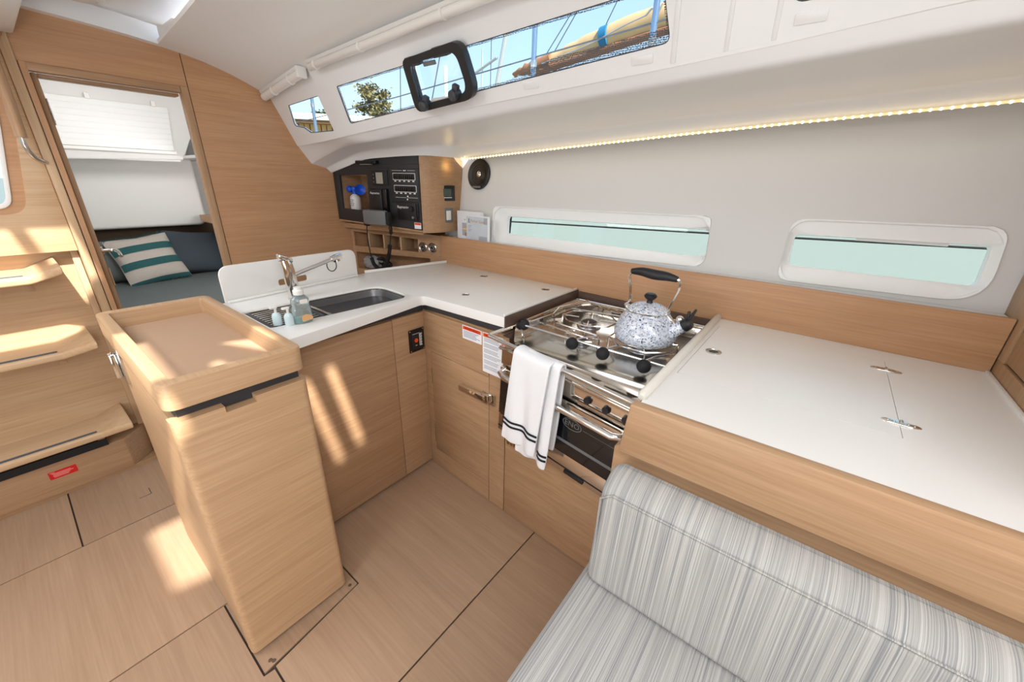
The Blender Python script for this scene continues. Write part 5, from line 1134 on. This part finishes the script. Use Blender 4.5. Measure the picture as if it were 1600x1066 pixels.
# guard wires and stanchions of this yacht
def rod(name, lab, cat, pts, r, m_, group=None, n=8):
    bm = bm_(); tube(bm, pts, r, n=n); o = obj(name, bm, m_, origin=pts[0]); tag(o, lab, cat, group); return o
rod('guard_wire', 'thin guard wire crossing all the deck windows', 'wire', [(-4.6, 1.95, 1.865), (-2.6, 1.95, 1.955), (-.5, 1.95, 2.085), (1.5, 1.95, 2.2)], .0035, 'wire')
def stanchion(x, lean, lab):
    t = thing('stanchion', lab, 'stanchion', (x, 1.95, 1.55)); bm = bm_(); cyl(bm, (x, 1.95, 1.55), (x+lean, 1.95, 2.30), .0135, n=12); obj('post', bm, 'post_blue', t)
    bm = bm_(); lathe(bm, [(.03, 0), (.03, .01), (.018, .02), (.016, .05)], (x, 1.95, 1.55), n=12); obj('foot', bm, 'steel', t); bm = bm_(); lathe(bm, [(.015, -.015), (.017, 0), (.015, .015)], (x+lean*.55, 1.95, 2.0), n=10); obj('collar', bm, 'steel', t)
stanchion(-1.42, .0, 'steel stanchion left of the furled sail in the long window'); stanchion(-.80, .0, 'steel stanchion at the forward end of the long window'); stanchion(-3.75, .02, 'steel stanchion seen through the small aft window')
# mooring lines low outside the hull windows
rod('mooring_line', 'dark mooring line seen through the hull windows', 'rope', [(-7.0, 2.6, -.46), (-3.3, 2.6, 1.085), (-2.1, 2.6, 1.132), (-.56, 2.6, 1.178), (.6, 2.6, 1.218), (4, 2.6, -.46)], .0055, 'black_rubber')
# neighbour yacht: boom under a tan cover, masts, rigging, rails
by = thing('sail_cover', 'tan sail cover on the boom of the next yacht with a blue band', 'sail', (-3.2, 6, 3.2))
cp = [(-4.78, 6, 3.09), (-4.45, 6, 3.13), (-4.0, 6, 3.17), (-3.5, 6, 3.27), (-3.0, 6, 3.35), (-2.5, 6, 3.41), (-1.9, 6, 3.47), (-1.0, 6, 3.55)]
cpf = cr_path(cp, 6); rs = [.02+.05*min(1, i/8) + .085*min(1, i/26)+.006*math.sin(i*1.7) for i in range(len(cpf))]
bm = bm_(); tube(bm, cpf[10:], rs[10:], n=16)
for v_ in bm.verts: v_.co.y = 6+(v_.co.y-6)*.7; v_.co.z += .006*math.sin(v_.co.x*23)
obj('cover', bm, 'sail_cover', by, smooth=70)
bm = bm_(); tube(bm, cpf[:13], [r_*1.1+.008*math.sin(i*2.6) for i, r_ in enumerate(rs[:13])], n=14)
for v_ in bm.verts: v_.co += V(.012*math.sin(v_.co.z*60), .0, .014*math.sin(v_.co.x*40))
obj('bunched_cloth', bm, 'sail_rust', by, smooth=50)
bm = bm_(); tube(bm, [(-4.2, 5.95, 3.06), (-2.5, 5.95, 3.245), (-1.0, 5.95, 3.36)], .05, n=10); obj('boom', bm, 'sail_rust', by)
i0 = min(range(len(cpf)), key=lambda i: abs(cpf[i].x+3.13)); bm = bm_(); tube(bm, [lerp(cpf[i0], cpf[i0+1], -.3), lerp(cpf[i0], cpf[i0+1], 1.0)], [rs[i0]*1.05]*2, n=16); obj('blue_band', bm, 'cover_blue', by, smooth=70)
bm = bm_(); tube(bm, cr_path([(-4.1, 5.84, 3.12), (-3.3, 5.82, 3.24), (-2.8, 5.80, 3.36), (-2.5, 5.80, 3.42)], 6), .008, n=6); tube(bm, cr_path([(-2.5, 5.8, 3.42), (-2.42, 5.78, 3.47), (-2.36, 5.8, 3.42), (-2.30, 5.79, 3.50)], 5), .012, n=6); obj('reef_line', bm, 'mast_grey', by)
rod('backstay_pole', 'slanting grey pole beside the black portlight', 'pole', [(-7.9, 8, -.46), (-6.85, 8, 3.47), (-6.57, 8, 4.5), (-6.4, 8, 5.1)], .05, 'mast_grey')
rod('thin_mast', 'thin grey mast with a spreader just forward of the portlight', 'mast', [(-7.45, 8, -.46), (-7.29, 8, 4.25)], .02, 'mast_grey')
for (p, q_, lab) in (((-7.05, 8, 3.3), (-7.0, 8, 5.0), 'thin stay behind the slanting pole'), ((-5.65, 8, 3.75), (-4.75, 8, 4.72), 'lower of the two stays rising over the sail cover'), ((-5.45, 8, 3.75), (-4.65, 8, 4.72), 'upper of the two stays rising over the sail cover'), ((-4.28, 8, 4.05), (-3.9, 8, 4.7), 'steep stay above the blue band of the sail cover'), ((-7.6, 8, 3.78), (-6.85, 8, 4.02), 'tilted rail between the portlight and the slanting pole')):
    rod('rigging_wire', lab, 'wire', [p, q_], .009 if 'stay' in lab else .03, 'wire' if 'stay' in lab else 'mast_grey')
rod('tall_mast', 'white mast seen through the portlight glass', 'mast', [(-12.95, 12, -.46), (-12.8, 12, 5.4)], .07, 'boat_white')
rod('far_mast', 'pale mast left of the portlight', 'mast', [(-14.75, 12, -.46), (-14.5, 12, 7.2)], .05, 'boat_white'); rod('far_stay', 'thin stay left of the pale mast', 'wire', [(-16.2, 12, -.46), (-15.3, 12, 7.2)], .02, 'wire'); rod('portlight_stay', 'thin slanting stay through the portlight', 'wire', [(-15.6, 12, -.46), (-12.9, 12, 6.2)], .02, 'wire')
# boat shed with timber boards
sh = thing('boat_shed', 'timber boat shed with a white roof edge seen through the aft windows', 'building', polar(151, 20, 0)); A0, A1 = polar(161, 21.5, 0), polar(143.2, 20, 0); sd_ = (A1-A0); sl = sd_.length; sd_.normalize(); so_ = V(sd_.y, -sd_.x, 0); so_ = so_ if so_.dot(-A0) > 0 else -so_
nb_ = 30
bm = bm_(); M = Matrix((sd_, so_, Z_)).transposed().to_4x4(); 
box(bm, .01, sl/nb_-.03, 0, .05, -.4, 3.55); bmesh.ops.transform(bm, matrix=Matrix.Translation(A0) @ M, verts=bm.verts); bd = obj('board', bm, 'shed_board', sh, smooth=0)
for i in range(1, nb_): twin(bd, sd_*(sl/nb_*i)+so_*(.02*(i % 2)))
def shp(name, m_, x0, x1, y0, y1, z0, z1): bm = bm_(); box(bm, x0, x1, y0, y1, z0, z1, bev=.02); bmesh.ops.transform(bm, matrix=Matrix.Translation(A0) @ M, verts=bm.verts); return obj(name, bm, m_, sh)
shp('back_wall', 'eave', 0, sl, -.3, 0, -.4, 3.5); shp('roof_edge', 'shed_roof', -.3, sl+.2, -4, .5, 3.62, 3.85); shp('eave_board', 'eave', -.2, sl+.1, 0, .42, 3.50, 3.62)
def tree(lab, base, h, crown, n, m_, seed):
    random.seed(seed); t = thing('tree', lab, 'tree', base); base = Vector(base); bm = bm_(); tube(bm, [base, base+Z_*h*.55, base+Z_*h*.9], [.4, .3, .06], n=8); cl_ = []
    for i in range(13):
        a = i*2.4; p = base+Z_*(h*(.50+.45*i/13)); q_ = p+V(math.cos(a), math.sin(a), .35)*crown*(.95-.45*i/13); tube(bm, [p, q_], [.13, .03], n=5); cl_ += [q_, p.lerp(q_, .6)]
    obj('trunk', bm, 'bark', t); bm = bm_(); cl_.append(base+Z_*h*.97)
    for c in cl_:
        for k_ in range(n):
            d = V(random.gauss(0, 1), random.gauss(0, 1), random.gauss(0, .7)); p = c+d*crown*.15; s_ = random.uniform(.10, .24); a = random.uniform(0, 6.28); u, v = V(math.cos(a), math.sin(a), random.uniform(-.5, .5))*s_, V(-math.sin(a)*.5, math.cos(a)*.5, random.uniform(.3, .9))*s_
            bm.faces.new([bm.verts.new(p+x) for x in (u, v, -u, -v)])
    o = obj('foliage', bm, m_, t, smooth=0, fix=False); o['kind'] = 'stuff'
tree('large open pine tree rising behind the shed roof', polar(145.6, 62, -.4), 13.2, 2.6, 120, 'leaf', 5)
tree('small bushy tree low beside the portlight', polar(140.4, 60, -.4), 9.2, 1.6, 110, 'leaf', 8); tree('dark tree beyond the shed roof at the aft window', polar(151.0, 60, -.4), 9.4, 2.0, 110, 'leaf_dark', 11)
tree('distant tree low behind the long window', polar(141.6, 75, -.4), 10.2, 1.8, 80, 'leaf_dark', 14)
